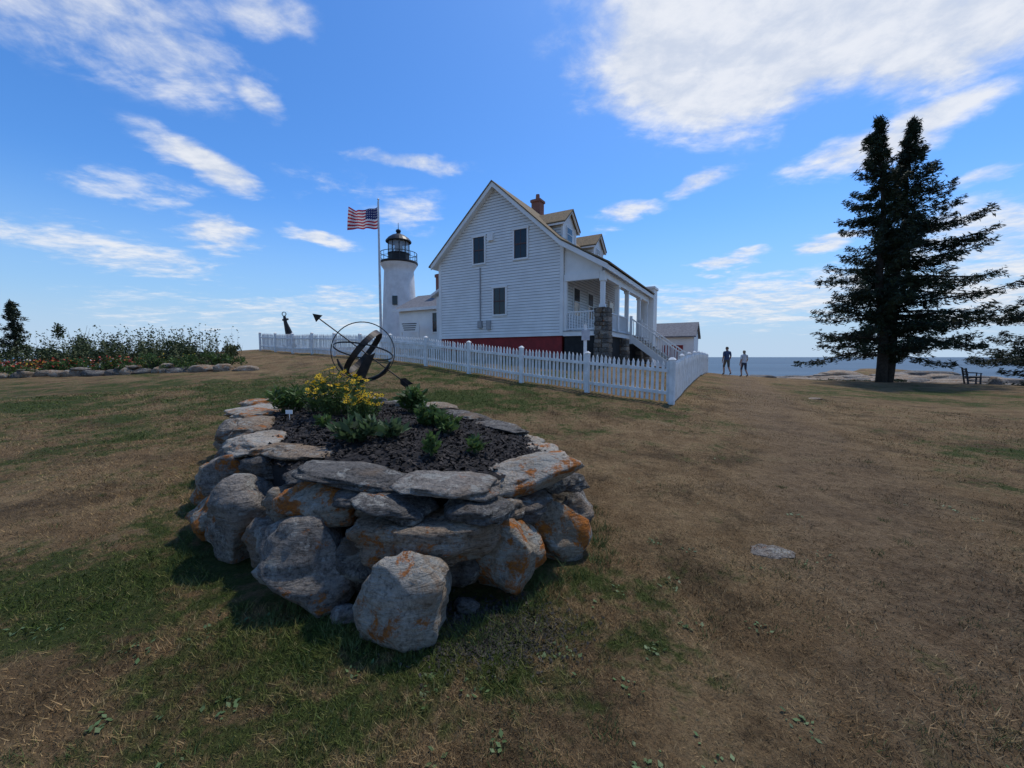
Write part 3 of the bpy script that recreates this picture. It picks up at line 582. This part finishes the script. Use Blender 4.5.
# ------------------------------------------------------------------ lighthouse
LH=empty('lighthouse',(-10.55,38,0)); mb=MB()
mb.lathe([(1.7,1.5),(1.66,3),(1.52,6),(1.36,9.2),(1.34,9.5),(1.45,9.7),(1.62,9.95),(1.66,10.1)],n=40,m=0)
mb.obj('tower',nmat('whitewashed_stone',(.76,.76,.75),(.62,.62,.61),1.5,.8,.02,6),LH,True)
mb=MB(); mb.lathe([(0,10.1),(1.72,10.1),(1.75,10.2),(1.72,10.3),(0,10.3)],n=32)
for i in range(20):
    t=i*6.283/20; mb.tube([(1.66*math.cos(t),1.66*math.sin(t),10.3),(1.66*math.cos(t),1.66*math.sin(t),11.1)],.02,5)
ring(mb,(0,0,11.1),(0,0,1),1.64,.05,.04); ring(mb,(0,0,10.7),(0,0,1),1.645,.03,.03)
mb.lathe([(1.0,10.3),(1.0,11.0),(1.05,11.03),(1.05,11.1),(.98,11.12)],n=10)
for i in range(10):
    t=i*6.283/10; mb.tube([(.98*math.cos(t),.98*math.sin(t),11.1),(.98*math.cos(t),.98*math.sin(t),12.15)],.035,5)
mb.lathe([(1.16,12.12),(1.18,12.22),(.95,12.5),(.6,12.75),(.22,12.9),(.16,13.0),(.24,13.1),(.22,13.25),(.1,13.32),(0.03,13.34),(.02,13.9),(0,13.9)],n=20)
mb.obj('gallery_and_lantern',BLACK,LH)
m,t,b=newmat('lantern_glass'); b.inputs['Base Color'].default_value=(.5,.55,.6,1); b.inputs['Alpha'].default_value=.45; b.inputs['Roughness'].default_value=.1
mb=MB(); mb.lathe([(.95,11.1),(.95,12.13)],n=10); mb.obj('lantern_panes',m,LH)
mb=MB(); mb.lathe([(.05,11.1),(.3,11.2),(.4,11.6),(.3,12.0),(.05,12.1)],n=12); mb.obj('lens',nmat('lens',(.5,.5,.45),(.4,.4,.35),4,.2),LH)
mb=MB(); mb.box(-.22,.22,-1.62,-1.3,6.2,7.0,0); mb.obj('tower_window',GLASS,LH)
mb=MB(); mb.box(1.2,3.2,-1.2,1.2,1.8,4.0,0); mb.hexa([(1.0,-1.4,3.95),(3.4,-1.4,3.95),(3.4,0,5.0),(1.0,0,5.0),(1,-1.4,4.05),(3.4,-1.4,4.05),(3.4,0,5.1),(1,0,5.1)],1); mb.hexa([(1.0,0,5.0),(3.4,0,5.0),(3.4,1.4,3.95),(1.0,1.4,3.95),(1,0,5.1),(3.4,0,5.1),(3.4,1.4,4.05),(1,1.4,4.05)],1)
mb.poly([(3.2,-1.2,4),(3.2,1.2,4),(3.2,0,5)],0); mb.obj('entry_room',[WHITE,GREYROOF],LH)
# ------------------------------------------------------------------ flagpole
FP=empty('flagpole_with_flag',(-9.75,30,T(-9.75,30))); mb=MB(); H=12.9-T(-9.75,30)
mb.tube([(0,0,-.2),(0,0,H*.5),(0,0,H)],[.09,.075,.045],10); mb.lathe([(0,H+.0),(.09,H+.06),(.0,H+.17)],n=10); mb.tube([(-.1,-.03,.9),(-.06,-.03,H-.1)],.012,4)
mb.obj('pole',nmat('pole_white',(.6,.6,.6),(.5,.5,.5),3,.4),FP)
nu,nv=60,26; V=[];F=[];M=[]
for i in range(nu+1):
    for j in range(nv+1):
        u=i/nu; w=j/nv; V.append((-.06-2.25*u*.95,.3*u**.6*math.sin(u*9+w*1.6)+.1*math.sin(u*17-w),H-.45-(1.6-.25*math.sin(u*3.1))*w-.10*u*u-.35*math.sin(u*3.1)*.6+.13*math.sin(u*8+w*2)*u))
for i in range(nu):
    for j in range(nv):
        a=i*(nv+1)+j; F.append((a,a+1,a+nv+2,a+nv+1))
        if i<24 and j<14: M.append(2 if not(i%3==1 and j%3==1) else 1)
        else: M.append(0 if (j//2)%2==0 else 1)
npmesh('flag',V,F,[nmat('flag_red',(.50,.02,.04),(.45,.02,.035),5,.7,trans=.3),nmat('flag_white',(.75,.75,.75),(.7,.7,.7),5,.7,trans=.3),nmat('flag_blue',(.02,.03,.14),(.02,.03,.12),5,.7,trans=.2)],FP,True,M)
# ------------------------------------------------------------------ fence
def fence(name,a,b,h=1.12,sp=.135):
    mb=MB(); a=Vector(a);b=Vector(b);Ln=(b-a).length;d=(b-a)/Ln; nr=Vector((d.y,-d.x)); n=int(Ln/sp)
    for i in range(n+1):
        t=i*sp+random.uniform(-.006,.006); p=a+d*t; z=T(p.x,p.y); hh=h+random.uniform(-.016,.016); w=.036; lean=random.uniform(-.010,.010)
        l=Vector((p.x,p.y,0))-Vector((d.x,d.y,0))*w; r=Vector((p.x,p.y,0))+Vector((d.x,d.y,0))*w; q=Vector((nr.x,nr.y,0))*.022
        bl=[(l,z+.05),(r,z+.05),(r,z+hh-.09),((l+r)/2,z+hh),(l,z+hh-.09)]
        k=len(mb.v)
        for s in (1,2):
            for c,zz in bl: c2=c+q*s; mb.v.append((c2.x+(lean if zz>z+.5 else 0),c2.y,zz))
        mb.f+=[tuple(k+x for x in (0,1,2,3,4)),tuple(k+5+x for x in (4,3,2,1,0))]; mb.m+=[0,0]
        for x in range(5): mb.f.append((k+x,k+5+x,k+5+(x+1)%5,k+(x+1)%5)); mb.m.append(0)
    ps=2.45; m=int(round(Ln/ps)); prev=None
    for i in range(m+1):
        p=a+d*(Ln*i/m); z=T(p.x,p.y); s=.06; o=nr*(-.045)
        c=p+o; X0=Vector((d.x,d.y,0))*s; Y0=Vector((nr.x,nr.y,0))*s; C=Vector((c.x,c.y,0))
        top=z+h+.03
        mb.hexa([C-X0-Y0+Vector((0,0,z-.2)),C+X0-Y0+Vector((0,0,z-.2)),C+X0+Y0+Vector((0,0,z-.2)),C-X0+Y0+Vector((0,0,z-.2)),C-X0-Y0+Vector((0,0,top)),C+X0-Y0+Vector((0,0,top)),C+X0+Y0+Vector((0,0,top)),C-X0+Y0+Vector((0,0,top))])
        X1=X0*1.25;Y1=Y0*1.25; A=Vector((0,0,top+.003))
        mb.hexa([C-X1-Y1+A,C+X1-Y1+A,C+X1+Y1+A,C-X1+Y1+A,C-X0*.3-Y0*.3+A+Vector((0,0,.06)),C+X0*.3-Y0*.3+A+Vector((0,0,.06)),C+X0*.3+Y0*.3+A+Vector((0,0,.06)),C-X0*.3+Y0*.3+A+Vector((0,0,.06))])
        if prev:
            for zz in (.28,.86):
                mb.beam((prev[0].x,prev[0].y,prev[1]+zz),(c.x+nr.x*.04,c.y+nr.y*.04,z+zz),.035,.085)
        prev=(c+nr*.04,z)
    return mb.obj(name,WHITE2)
FC=(4.15,10.3)
fence('picket_fence',FC,(-16.8,26.9)); fence('picket_fence',(FC[0]+.02,FC[1]+.05),(12.3,25.2))
e=empty('white_signpost',(2.55,14.0,T(2.55,14.0))); mb=MB(); mb.box(-.05,.05,-.05,.05,0,2.0,0); mb.poly([(-.07,-.07,2.0),(.07,-.07,2.0),(.07,.07,2.0),(-.07,.07,2.0)],0); mb.box(-.14,.14,-.085,-.055,1.45,1.8,1); mb.obj('post_and_plate',[WHITE,nmat('plate',(.5,.5,.52),(.4,.4,.45),5)],e)
e=empty('black_anchor',(-16.2,29.0,T(-16.2,29.0)-.1)); mb=MB()
mb.tube([(.15,0,.0),(-.12,0,2.2),(-.16,0,2.45)],[.14,.12,.08],8); ring(mb,(-.17,0,2.58),(0,1,0),.12,.04,.04)
mb.beam((-.30,.02,2.15),(.10,.02,2.22),.12,.12)
mb.tube([(-.05,.0,2.0),(.30,.0,1.1),(.40,0,.1)],[.08,.15,.20],8)
arc=[(.15+.5*math.cos(R(200+i*14)),0,.55+.5*math.sin(R(200+i*14))) for i in range(11)]; mb.tube(arc,[.04]+[.1]*9+[.03],8)
mb.obj('anchor_body',BLACK,e)
# ------------------------------------------------------------------ conifers
NEED=nmat('spruce_needles',(.011,.021,.011),(.032,.046,.018),1.2,.75,island=.5)
BARK=nmat('bark',(.060,.048,.038),(.03,.025,.02),8,.95,.03,14)
def conifer(name,base,stems,seed,dens=1.0,sc=1.0):
    rr=random.Random(seed); e=empty(name,base); mb=MB(); P=[];D=[]
    for (bx,by,tx,ty,H,prof,h0) in stems:
        def c(h): f=h/H; return Vector((bx+(tx-bx)*f+.12*math.sin(h*.8+bx),by+(ty-by)*f,h))
        k=[c(H*i/14) for i in range(15)]; k[0].z=-.3
        mb.tube(k,[sc*(.27*(1-i/14)**.9+.015) for i in range(15)],9)
        h=h0
        while h<H-.15:
            f=h/H; nb=rr.choice((2,3,4,5)) if f<.8 else 4
            for bi in range(nb+2):
                az=rr.uniform(0,6.283); Lb=prof(f,az)*rr.uniform(.5,1.08)
                if bi>=nb: Lb=prof(f,az)*rr.uniform(.18,.45)
                elif rr.random()<.10: Lb*=1.28
                d=Vector((math.cos(az),math.sin(az),0)); s=c(h+rr.uniform(-.2,.2)*(1-f)); n=6; pts=[]
                rise=rr.uniform(-.06,.34)+.35*max(0,f-.5); wob=rr.uniform(-.12,.12); sd=Vector((-d.y,d.x,0))
                for q in range(n+1):
                    u=q/n; pts.append(s+d*Lb*u+sd*Lb*wob*u*u+Vector((0,0,Lb*(rise*u-.42*u*u*(1-f*.5)+.26*u**4))))
                mb.tube(pts,[sc*.05*(Lb/4+.2)*(1-.85*q/n) for q in range(n+1)],4,cap=False)
                side=Vector((-d.y,d.x,0)); m=int((12+30*Lb)*dens)
                for _ in range(m):
                    u=rr.uniform(.08,1)**.7; i=min(int(u*n),n-1); g=u*n-i; p=pts[i].lerp(pts[i+1],g)
                    ww=.30*Lb**.6*(1-u*.75)+.06; off=rr.gauss(0,ww*.55)
                    tip=(side*off+d*abs(off)*.5)
                    q=p+tip+Vector((0,0,-abs(off)*.35+rr.gauss(-.06,.10)))
                    P.append(q); dd=(d*.8+side*(1 if off>0 else -1)*.5+Vector((rr.gauss(0,.3),rr.gauss(0,.3),rr.gauss(-.15,.4)))); D.append(dd.normalized())
            h+=rr.uniform(.20,.46)*(1.15-f*.45)*(1 if H>6 else .6)
        for _ in range(40): P.append(c(H-rr.random()*.9)+Vector((rr.gauss(0,.07),rr.gauss(0,.07),0))); D.append(Vector((rr.gauss(0,.4),rr.gauss(0,.4),1)).normalized())
    mb.obj('trunk_and_limbs',BARK,e,True)
    P=np.array([tuple(p) for p in P]); D=np.array([tuple(p) for p in D]); out=[]
    for rep in range(4):
        n=len(P); d=D+rng.normal(0,.35,(n,3)); d/=np.linalg.norm(d,axis=1)[:,None]; q=rng.normal(0,1,(n,3)); ee=np.cross(d,q); ee/=np.linalg.norm(ee,axis=1)[:,None]
        s=rng.uniform(.14,.32,n)[:,None]; w=rng.uniform(.014,.036,n)[:,None]; p=P+rng.normal(0,.05,(n,3))
        v=np.zeros((n,4,3)); v[:,0]=p-d*s*.5; v[:,1]=p+ee*w; v[:,2]=p+d*s*.5; v[:,3]=p-ee*w; out.append(v.reshape(-1,3))
    v=np.concatenate(out); npmesh('needles',v,np.arange(len(v)).reshape(-1,4),NEED,e); return e
def interp(f,T_):
    for (a,x),(b,y) in zip(T_,T_[1:]):
        if f<=b: return x+(y-x)*(f-a)/(b-a)
    return T_[-1][1]
pa=[(0,3.6),(.12,5.2),(.25,4.5),(.4,3.3),(.6,2.3),(.8,1.25),(1,.12)]
pb=[(0,3.4),(.12,5.0),(.3,5.2),(.42,3.9),(.6,2.7),(.8,1.4),(1,.12)]
conifer('spruce_tree',(22.45,24,T(22.45,24)-.05),[(-.25,0,-1.2,0,15.4,lambda f,az:interp(f,pa)*(1 if math.cos(az)<.2 else .62),1.7),(.25,.2,.95,.3,15.5,lambda f,az:interp(f,pb)*(1 if math.cos(az)>-.2 else .5),2.0)],5)
conifer('spruce_tree',(34.0,24.5,T(34.0,24.5)),[(0,0,.2,0,9.0,lambda f,az:interp(f,[(0,3.2),(.2,4.1),(.5,3.2),(1,.2)]),.8)],9,1.0)
# ------------------------------------------------------------------ generic bush
def bush(name,blobs,leaf,mat,seed,dens=1.,asp=.5):
    P=[]; e=empty(name,(0,0,0)); mb=MB(); rr=random.Random(seed)
    for (x,y,rx,ry,h,n) in blobs:
        z=T(x,y)
        for _ in range(6):
            a=rr.uniform(0,6.28); mb.tube([(x,y,z-.05),(x+rx*.4*math.cos(a),y+ry*.4*math.sin(a),z+h*.5),(x+rx*.7*math.cos(a),y+ry*.7*math.sin(a),z+h*rr.uniform(.7,.95))],[.02,.012,.005],4)
        sub=[(rr.gauss(0,.45)*rx,rr.gauss(0,.45)*ry,rr.uniform(.15,.85)*h,rr.uniform(.2,.45)) for _ in range(9)]
        for _ in range(int(n*dens)):
            sx_,sy_,sz_,sr=rr.choice(sub); v=Vector((rr.gauss(0,1),rr.gauss(0,1),rr.gauss(0,1))).normalized()*rr.random()**.4
            P.append((x+sx_+v.x*sr*rx,y+sy_+v.y*sr*ry,z+max(.03,sz_+v.z*sr*h*.7)))
    v=leafquads(np.array(P),leaf,.6,asp); npmesh('leaves',v,np.arange(len(v)).reshape(-1,4),mat,e); mb.obj('twigs',BARK,e); return e
DG=nmat('bush_dark_green',(.022,.04,.014),(.05,.075,.022),.8,.7,island=.45)
OG=nmat('bush_olive',(.05,.068,.022),(.09,.10,.035),.8,.7,island=.4)
bush('hedge_bushes',[(-28+i*.93+random.uniform(-.3,.3),20.5+random.uniform(-1,1.5),.9,.9,random.uniform(.5,1.25),900) for i in range(15)],.14,DG,3)
bush('wild_shrubs',[(-26+i*.95+random.uniform(-.3,.3),18.4+random.uniform(-.4,.4),.8,.6,random.uniform(.4,.85),700) for i in range(13)],.11,OG,4)
bush('round_bush',[(-22.8,21,.8,.8,2.3,2600),(-21.6,21.4,.5,.5,1.5,900)],.12,DG,8)
V=[]
for i in range(800):
    x=random.gauss(-18,2.2) if i%2 else random.uniform(-27,-14.2); x=max(-27,min(-14.2,x)); y=random.uniform(18,21); z=T(x,y); h=random.uniform(.8,2.1)*random.random()**.3; l=random.gauss(0,.15); w=.012
    V+=[(x-w,y,z),(x+w,y,z),(x+l,y+random.gauss(0,.1),z+h)]
    for k in range(7):
        u=random.uniform(.45,1); a=random.uniform(0,6.28); s=.1; V+=[(x+l*u,y,z+h*u),(x+l*u+s*math.cos(a),y+s*math.sin(a),z+h*u+.04),(x+l*u+s*.6*math.cos(a+.6),y+s*.6*math.sin(a+.6),z+h*u+.08)]
npmesh('tall_weeds',V,np.arange(len(V)).reshape(-1,3),OG)
conifer('small_pine_tree',(-31.6,25.5,T(-31.6,25.5)),[(0,0,0,0,4.3,lambda f,az:1.1*(1-f)**.8+.06,1.0)],31,.45,.35)
GW=empty('garden_rock_wall'); x=-27
while x<-10.9:
    w=random.uniform(.2,.6); y=16.8-.045*(x+27)*1.2+random.uniform(-.15,.15)
    rock('wall_rock',x+w,y,T(x+w,y)+random.uniform(.0,.08),w,.3,random.uniform(.10,.21),random.choice((0,2,2,3,3)),GW,random.uniform(-20,20),nrm=2.7,sub=3)
    if random.random()<.35: rock('wall_rock',x+w*1.3,y+.12,T(x+w,y)+.28,w*.8,.25,random.uniform(.06,.09),random.choice((0,3,2,2)),GW,random.uniform(-20,20),nrm=3.2,sub=3)
    x+=w*random.uniform(1.6,2.4)
bush('garden_bed_plants',[(-26+i*.6+random.uniform(-.2,.2),16.9+random.uniform(.0,.9)-.03*i,.5,.4,random.uniform(.3,.75),520) for i in range(25)],.10,LEAF,14)
for nm,cc,N in (('red_flowers',(.42,.03,.02),260),('orange_flowers',(.5,.16,.02),170),('yellow_flowers',(.6,.4,.02),170),('pale_flowers',(.5,.46,.42),130)):
    P=[]
    cl=[random.uniform(-25.5,-12) for _ in range(8)]
    for _ in range(N):
        x=random.choice(cl)+random.gauss(0,.25); y=16.7+random.uniform(-.1,.8)-.03*(x+26); P.append((x,y,T(x,y)+random.uniform(.3,.7)))
    v=leafquads(np.array(P),.07,.2,.9); npmesh(nm,v,np.arange(len(v)).reshape(-1,4),nmat(nm+'_petal',cc,None,5,.6,island=.2))
# ------------------------------------------------------------------ rocky shore at the right
RL=empty('shore_rocks')
for i in range(90):
    x=random.uniform(23,44); y=37+random.uniform(-2,8)-max(0,(x-30))*.5
    s=random.uniform(.5,1.7); rock('ledge_rock',x,y,T(x,y)+random.uniform(-.1,.2),s*1.5,s*.7,s*random.uniform(.14,.36),random.choice((2,2,3,3,0)),RL,random.uniform(-30,30),nrm=2.8,sub=3)
for i in range(30):
    x=random.uniform(32,43); y=random.uniform(22,31); s=random.uniform(.3,1.1); rock('ledge_rock',x,y,T(x,y)-.05,s*1.5,s*.7,s*.35,random.choice((2,0,3)),RL,random.uniform(-30,30),nrm=2.8,sub=3)
bush('shore_bushes',[(random.uniform(27,33),random.uniform(33,35),.9,.7,random.uniform(.3,.5),400) for i in range(6)],.14,DG,23)
# ------------------------------------------------------------------ bench
def bench(x,y,rz):
    e=empty('park_bench',(x,y,T(x,y)),R(rz)); mb=MB()
    for i in range(4): mb.box(-.6,.6,-.22+i*.12,-.12+i*.12,.43,.46)
    for i in range(3): mb.beam((-.6,.29+i*.03,.56+i*.14),(.6,.29+i*.03,.56+i*.14),.025,.11)
    for s in(-.5,.5):
        mb.beam((s,-.2,0),(s,-.2,.43),.07,.07); mb.beam((s,.24,0),(s,.38,.92),.07,.07); mb.beam((s,-.24,.40),(s,.28,.40),.05,.05); mb.beam((s,-.24,.64),(s,.30,.66),.07,.04); mb.beam((s,-.2,.43),(s,-.2,.64),.05,.05)
    mb.obj('bench_frame',nmat('bench_dark',(.05,.05,.055),(.03,.03,.03),6,.6),e)
bench(26.2,22.7,50)
rock('dark_boulder',27.6,22.9,T(27.6,22.9)+.15,.35,.3,.32,3,None,20,seed=44,sub=3)
# ------------------------------------------------------------------ people
def person(name,x,y,rz,h,shirt,pants,hair,skin=(.45,.27,.19),longhair=False,stride=.22):
    e=empty(name,(x,y,T(x,y)+.01),R(rz)); k=h/1.75
    J={'pel':(0,0,.95),'wai':(0,.01,1.1),'che':(0,.0,1.32),'nek':(0,-.01,1.48),'hd0':(0,.015,1.56),'hd1':(0,.02,1.66),'hd2':(0,.0,1.74),
     'hl':(-.1,0,.90),'kl':(-.11,stride*.55,.50),'al':(-.11,stride*.6-.06,.09),'fl':(-.12,stride*.6+.10,.04),
     'hr':(.1,0,.90),'kr':(.11,-stride*.1,.50),'ar':(.11,-stride-.08,.12),'fr':(.12,-stride+.08,.04),
     'sl':(-.19,0,1.42),'el':(-.25,-.08,1.14),'wl':(-.24,.03,.90),'nl':(-.235,.06,.82),'sr':(.19,0,1.42),'er':(.25,.02,1.14),'wr':(.25,.16,.93),'nr':(.245,.19,.85)}
    Rd={'pel':.155,'wai':.14,'che':.165,'nek':.06,'hd0':.078,'hd1':.10,'hd2':.07,'hl':.10,'kl':.065,'al':.045,'fl':.04,'hr':.10,'kr':.065,'ar':.045,'fr':.04,'sl':.07,'el':.048,'wl':.034,'nl':.033,'sr':.07,'er':.048,'wr':.034,'nr':.033}
    E=[('pel','wai'),('wai','che'),('che','nek'),('nek','hd0'),('hd0','hd1'),('hd1','hd2'),('pel','hl'),('hl','kl'),('kl','al'),('al','fl'),('pel','hr'),('hr','kr'),('kr','ar'),('ar','fr'),('che','sl'),('sl','el'),('el','wl'),('wl','nl'),('che','sr'),('sr','er'),('er','wr'),('wr','nr')]
    K=list(J); me=bpy.data.meshes.new('sk'); me.from_pydata([Vector(J[a])*k for a in K],[(K.index(a),K.index(b)) for a,b in E],[]); o=bpy.data.objects.new('sk',me); COL.objects.link(o)
    o.modifiers.new('s','SKIN'); sv=me.skin_vertices[0].data
    for i,a in enumerate(K): sv[i].radius=(Rd[a]*k,Rd[a]*k*(.72 if a in('pel','wai','che') else 1)); sv[i].use_root=(a=='pel')
    u=o.modifiers.new('u','SUBSURF'); u.levels=2; u.render_levels=2
    dg=bpy.context.evaluated_depsgraph_get(); m2=bpy.data.meshes.new_from_object(o.evaluated_get(dg)); bpy.data.objects.remove(o)
    mats=[nmat(name+'_skin',skin,None,5,.5),nmat(name+'_shirt',shirt,None,5,.8),nmat(name+'_pants',pants,None,5,.8),nmat(name+'_shoes',(.05,.05,.05),None,5,.6),nmat(name+'_hair',hair,None,20,.7)]
    m2.materials.clear()
    for mm in mats: m2.materials.append(mm)
    for p in m2.polygons:
        c=p.center/k; p.use_smooth=True
        if c.z>1.62 and (c.y<.05 or c.z>1.70) or (longhair and c.z>1.5 and c.y<0): i=4
        elif c.z>1.47: i=0
        elif abs(c.x)>.17 and c.z<1.16: i=0
        elif c.z>.93: i=1
        elif c.z>.48: i=2
        elif c.z>.10: i=0
        else: i=3
        p.material_index=i
    m2.name='body'; link(bpy.data.objects.new('body',m2),e)
    mb=MB()
    for s in(-1,1):
        w=Vector((s*.24,.06 if s<0 else .19,.81 if s<0 else .84))*k
        for f in range(4): mb.tube([w+Vector((0,(f-1.5)*.018,0)),w+Vector((-s*.008,(f-1.5)*.02+.005,-.045)),w+Vector((-s*.02,(f-1.5)*.02+.012,-.075+.006*abs(f-1.5)))],[.009,.008,.006],6)
        mb.tube([w+Vector((0,.03,.02)),w+Vector((-s*.01,.052,-.02))],[.010,.007],6)
    mb.tube([(0,.105*k,1.62*k),(0,.125*k,1.60*k)],[.012,.016],6)
    for s in (-1,1): mb.tube([(s*.085*k,0.01,1.60*k),(s*.10*k,-.005,1.64*k)],[.012,.02],6)
    mb.obj('fingers_nose_ears',mats[0],e,True)
person('walking_man',13.35,24.9,0,1.76,(.05,.08,.16),(.12,.11,.09),(.05,.04,.03))
person('walking_woman',14.25,24.6,5,1.64,(.62,.64,.66),(.05,.06,.09),(.25,.2,.14),longhair=True,stride=.17)
# ------------------------------------------------------------------ sky + sun
SAZ,SEL=R(35),R(63)
W_=bpy.data.worlds.new('World'); S.world=W_; W_.use_nodes=True; t=NT(W_.node_tree); bg=t.n['Background']
sky=t.new('ShaderNodeTexSky',sky_type='NISHITA'); sky.sun_disc=False; sky.sun_elevation=SEL; sky.sun_rotation=SAZ; sky.air_density=1.0; sky.dust_density=.5; sky.ozone_density=3.0
G=t.new('ShaderNodeTexCoord').outputs['Generated']; sp=t.new('ShaderNodeSeparateXYZ'); t.l.new(G,sp.inputs[0]); x,y,z=sp.outputs
az=t.math('MULTIPLY',t.math('ARCTAN2',x,y),57.2958); el=t.math('MULTIPLY',t.math('ARCSINE',z),57.2958)
zz=t.math('ADD',t.math('MAXIMUM',z,0.),.10)
cb=t.new('ShaderNodeCombineXYZ'); t.l.new(t.math('DIVIDE',x,zz),cb.inputs[0]); t.l.new(t.math('DIVIDE',y,zz),cb.inputs[1]); plane=cb.outputs[0]
n1=t.noise(plane,1.6,4,.6); n2=t.noise(t.vmath('ADD',plane,(7,3,1)),1.6,4,.6)
cq=t.new('ShaderNodeCombineXYZ'); t.l.new(t.math('ADD',az,t.math('MULTIPLY',t.math('SUBTRACT',n1,.5),10.)),cq.inputs[0]); t.l.new(t.math('ADD',el,t.math('MULTIPLY',t.math('SUBTRACT',n2,.5),6.)),cq.inputs[1]); q=cq.outputs[0]
CL=[(29,34,24,9.5,-6,1.8),(48,30,18,7,-6,1.3),(43,21.8,11,2.8,12,1.05),(-36.5,20.1,7.5,2.0,-12,1.15),(-14,24.3,9,1.5,2,.95),(25,21.4,5,1.7,14,.95),(15.5,18.4,6.5,1.8,10,.85),(-25,14.5,5,1.1,-5,.9),
(-36,13.8,5,1.8,-8,.9),(-44,10.5,11,3.2,-4,.62),(-43,30,15,6,0,.75),(-31,28,4.5,2,-20,.8),(-30,35,9,3,10,.7),(49,11,8,4,5,.8),(28,11.6,5,1,0,.9),(37.4,12.6,4,1.2,0,.9),(-14,18.4,6,2.6,0,.65),(-22,8,9,2,0,.6),
(35,7,24,4,0,.8),(-3,14,10,2,0,.4),(-42,17,8,1.8,0,.45),(49,16,4,1.4,8,.8),(52,6,12,4,0,.85),(15,6,12,3,0,.6),(-28,5,26,3,0,.5),(-20,21,12,2.5,0,.35),(-80,30,20,10,0,.7),(90,25,25,12,0,.8),(170,30,40,15,0,.8),(-140,40,25,12,0,.7)]
tot=None
for c in CL:
    mp=t.new('ShaderNodeMapping',vector_type='TEXTURE'); t.l.new(q,mp.inputs[0]); mp.inputs['Location'].default_value=(c[0],c[1],0); mp.inputs['Rotation'].default_value=(0,0,R(c[4])); mp.inputs['Scale'].default_value=(c[2],c[3],1)
    v=t.mr(t.vmath('LENGTH',mp.outputs[0]),.2,1.25,c[5],0,True); tot=v if tot is None else t.math('MAXIMUM',tot,v)
st_=t.new('ShaderNodeMapping'); t.l.new(plane,st_.inputs[0]); st_.inputs['Rotation'].default_value=(0,0,R(25)); st_.inputs['Scale'].default_value=(1,1.7,1)
f1=t.noise(st_.outputs[0],2.2,7,.60,.5); f2=t.noise(plane,10,6,.62,.2)
s=t.math('ADD',tot,t.math('ADD',t.math('MULTIPLY',t.math('SUBTRACT',f1,.5),1.9),t.math('MULTIPLY',t.math('SUBTRACT',f2,.5),.9)))
s=t.math('MULTIPLY',t.mr(s,.16,1.15,0,1),t.mr(tot,.0,.3))
K_=1/.145
f3=t.math('ADD',t.math('MULTIPLY',f1,.5),t.math('MULTIPLY',f2,.5))
shade=t.mix(t.mr(f3,.38,.62),tuple(v*K_ for v in (.64,.70,.81)),tuple(v*K_ for v in (.86,.88,.92)))
hs=t.new('ShaderNodeHueSaturation'); hs.inputs['Saturation'].default_value=1.2; t.l.new(sky.outputs[0],hs.inputs['Color'])
base=t.mix(1.,hs.outputs[0],(.72,.97,1.22),'MULTIPLY')
base=t.mix(t.mr(el,-1,20,.95,0),base,tuple(v*K_ for v in (.36,.57,.82)))
base=t.mix(t.mr(el,0,8,.65,0),base,tuple(v*K_ for v in (.57,.69,.84)))
c=t.mix(t.math('MULTIPLY',s,.92),base,shade)
t.l.new(c,bg.inputs[0]); bg.inputs[1].default_value=.145
sd=Vector((math.sin(SAZ)*math.cos(SEL),math.cos(SAZ)*math.cos(SEL),math.sin(SEL)))
ld=bpy.data.lights.new('sun','SUN'); ld.energy=2.9; ld.angle=R(2.5); ld.color=(1,.955,.88); lo=bpy.data.objects.new('sun',ld); COL.objects.link(lo); lo.rotation_euler=(-sd).to_track_quat('-Z','Y').to_euler(); lo.location=(20,20,40)
# ------------------------------------------------------------------ camera
cam=bpy.data.cameras.new('camera'); cam.sensor_width=36; cam.lens=36*400/1024; cam.clip_start=.05; cam.clip_end=60000
co=bpy.data.objects.new('camera',cam); COL.objects.link(co); co.location=(0,0,1.5); co.rotation_euler=(R(90-3.86),0,0); S.camera=co
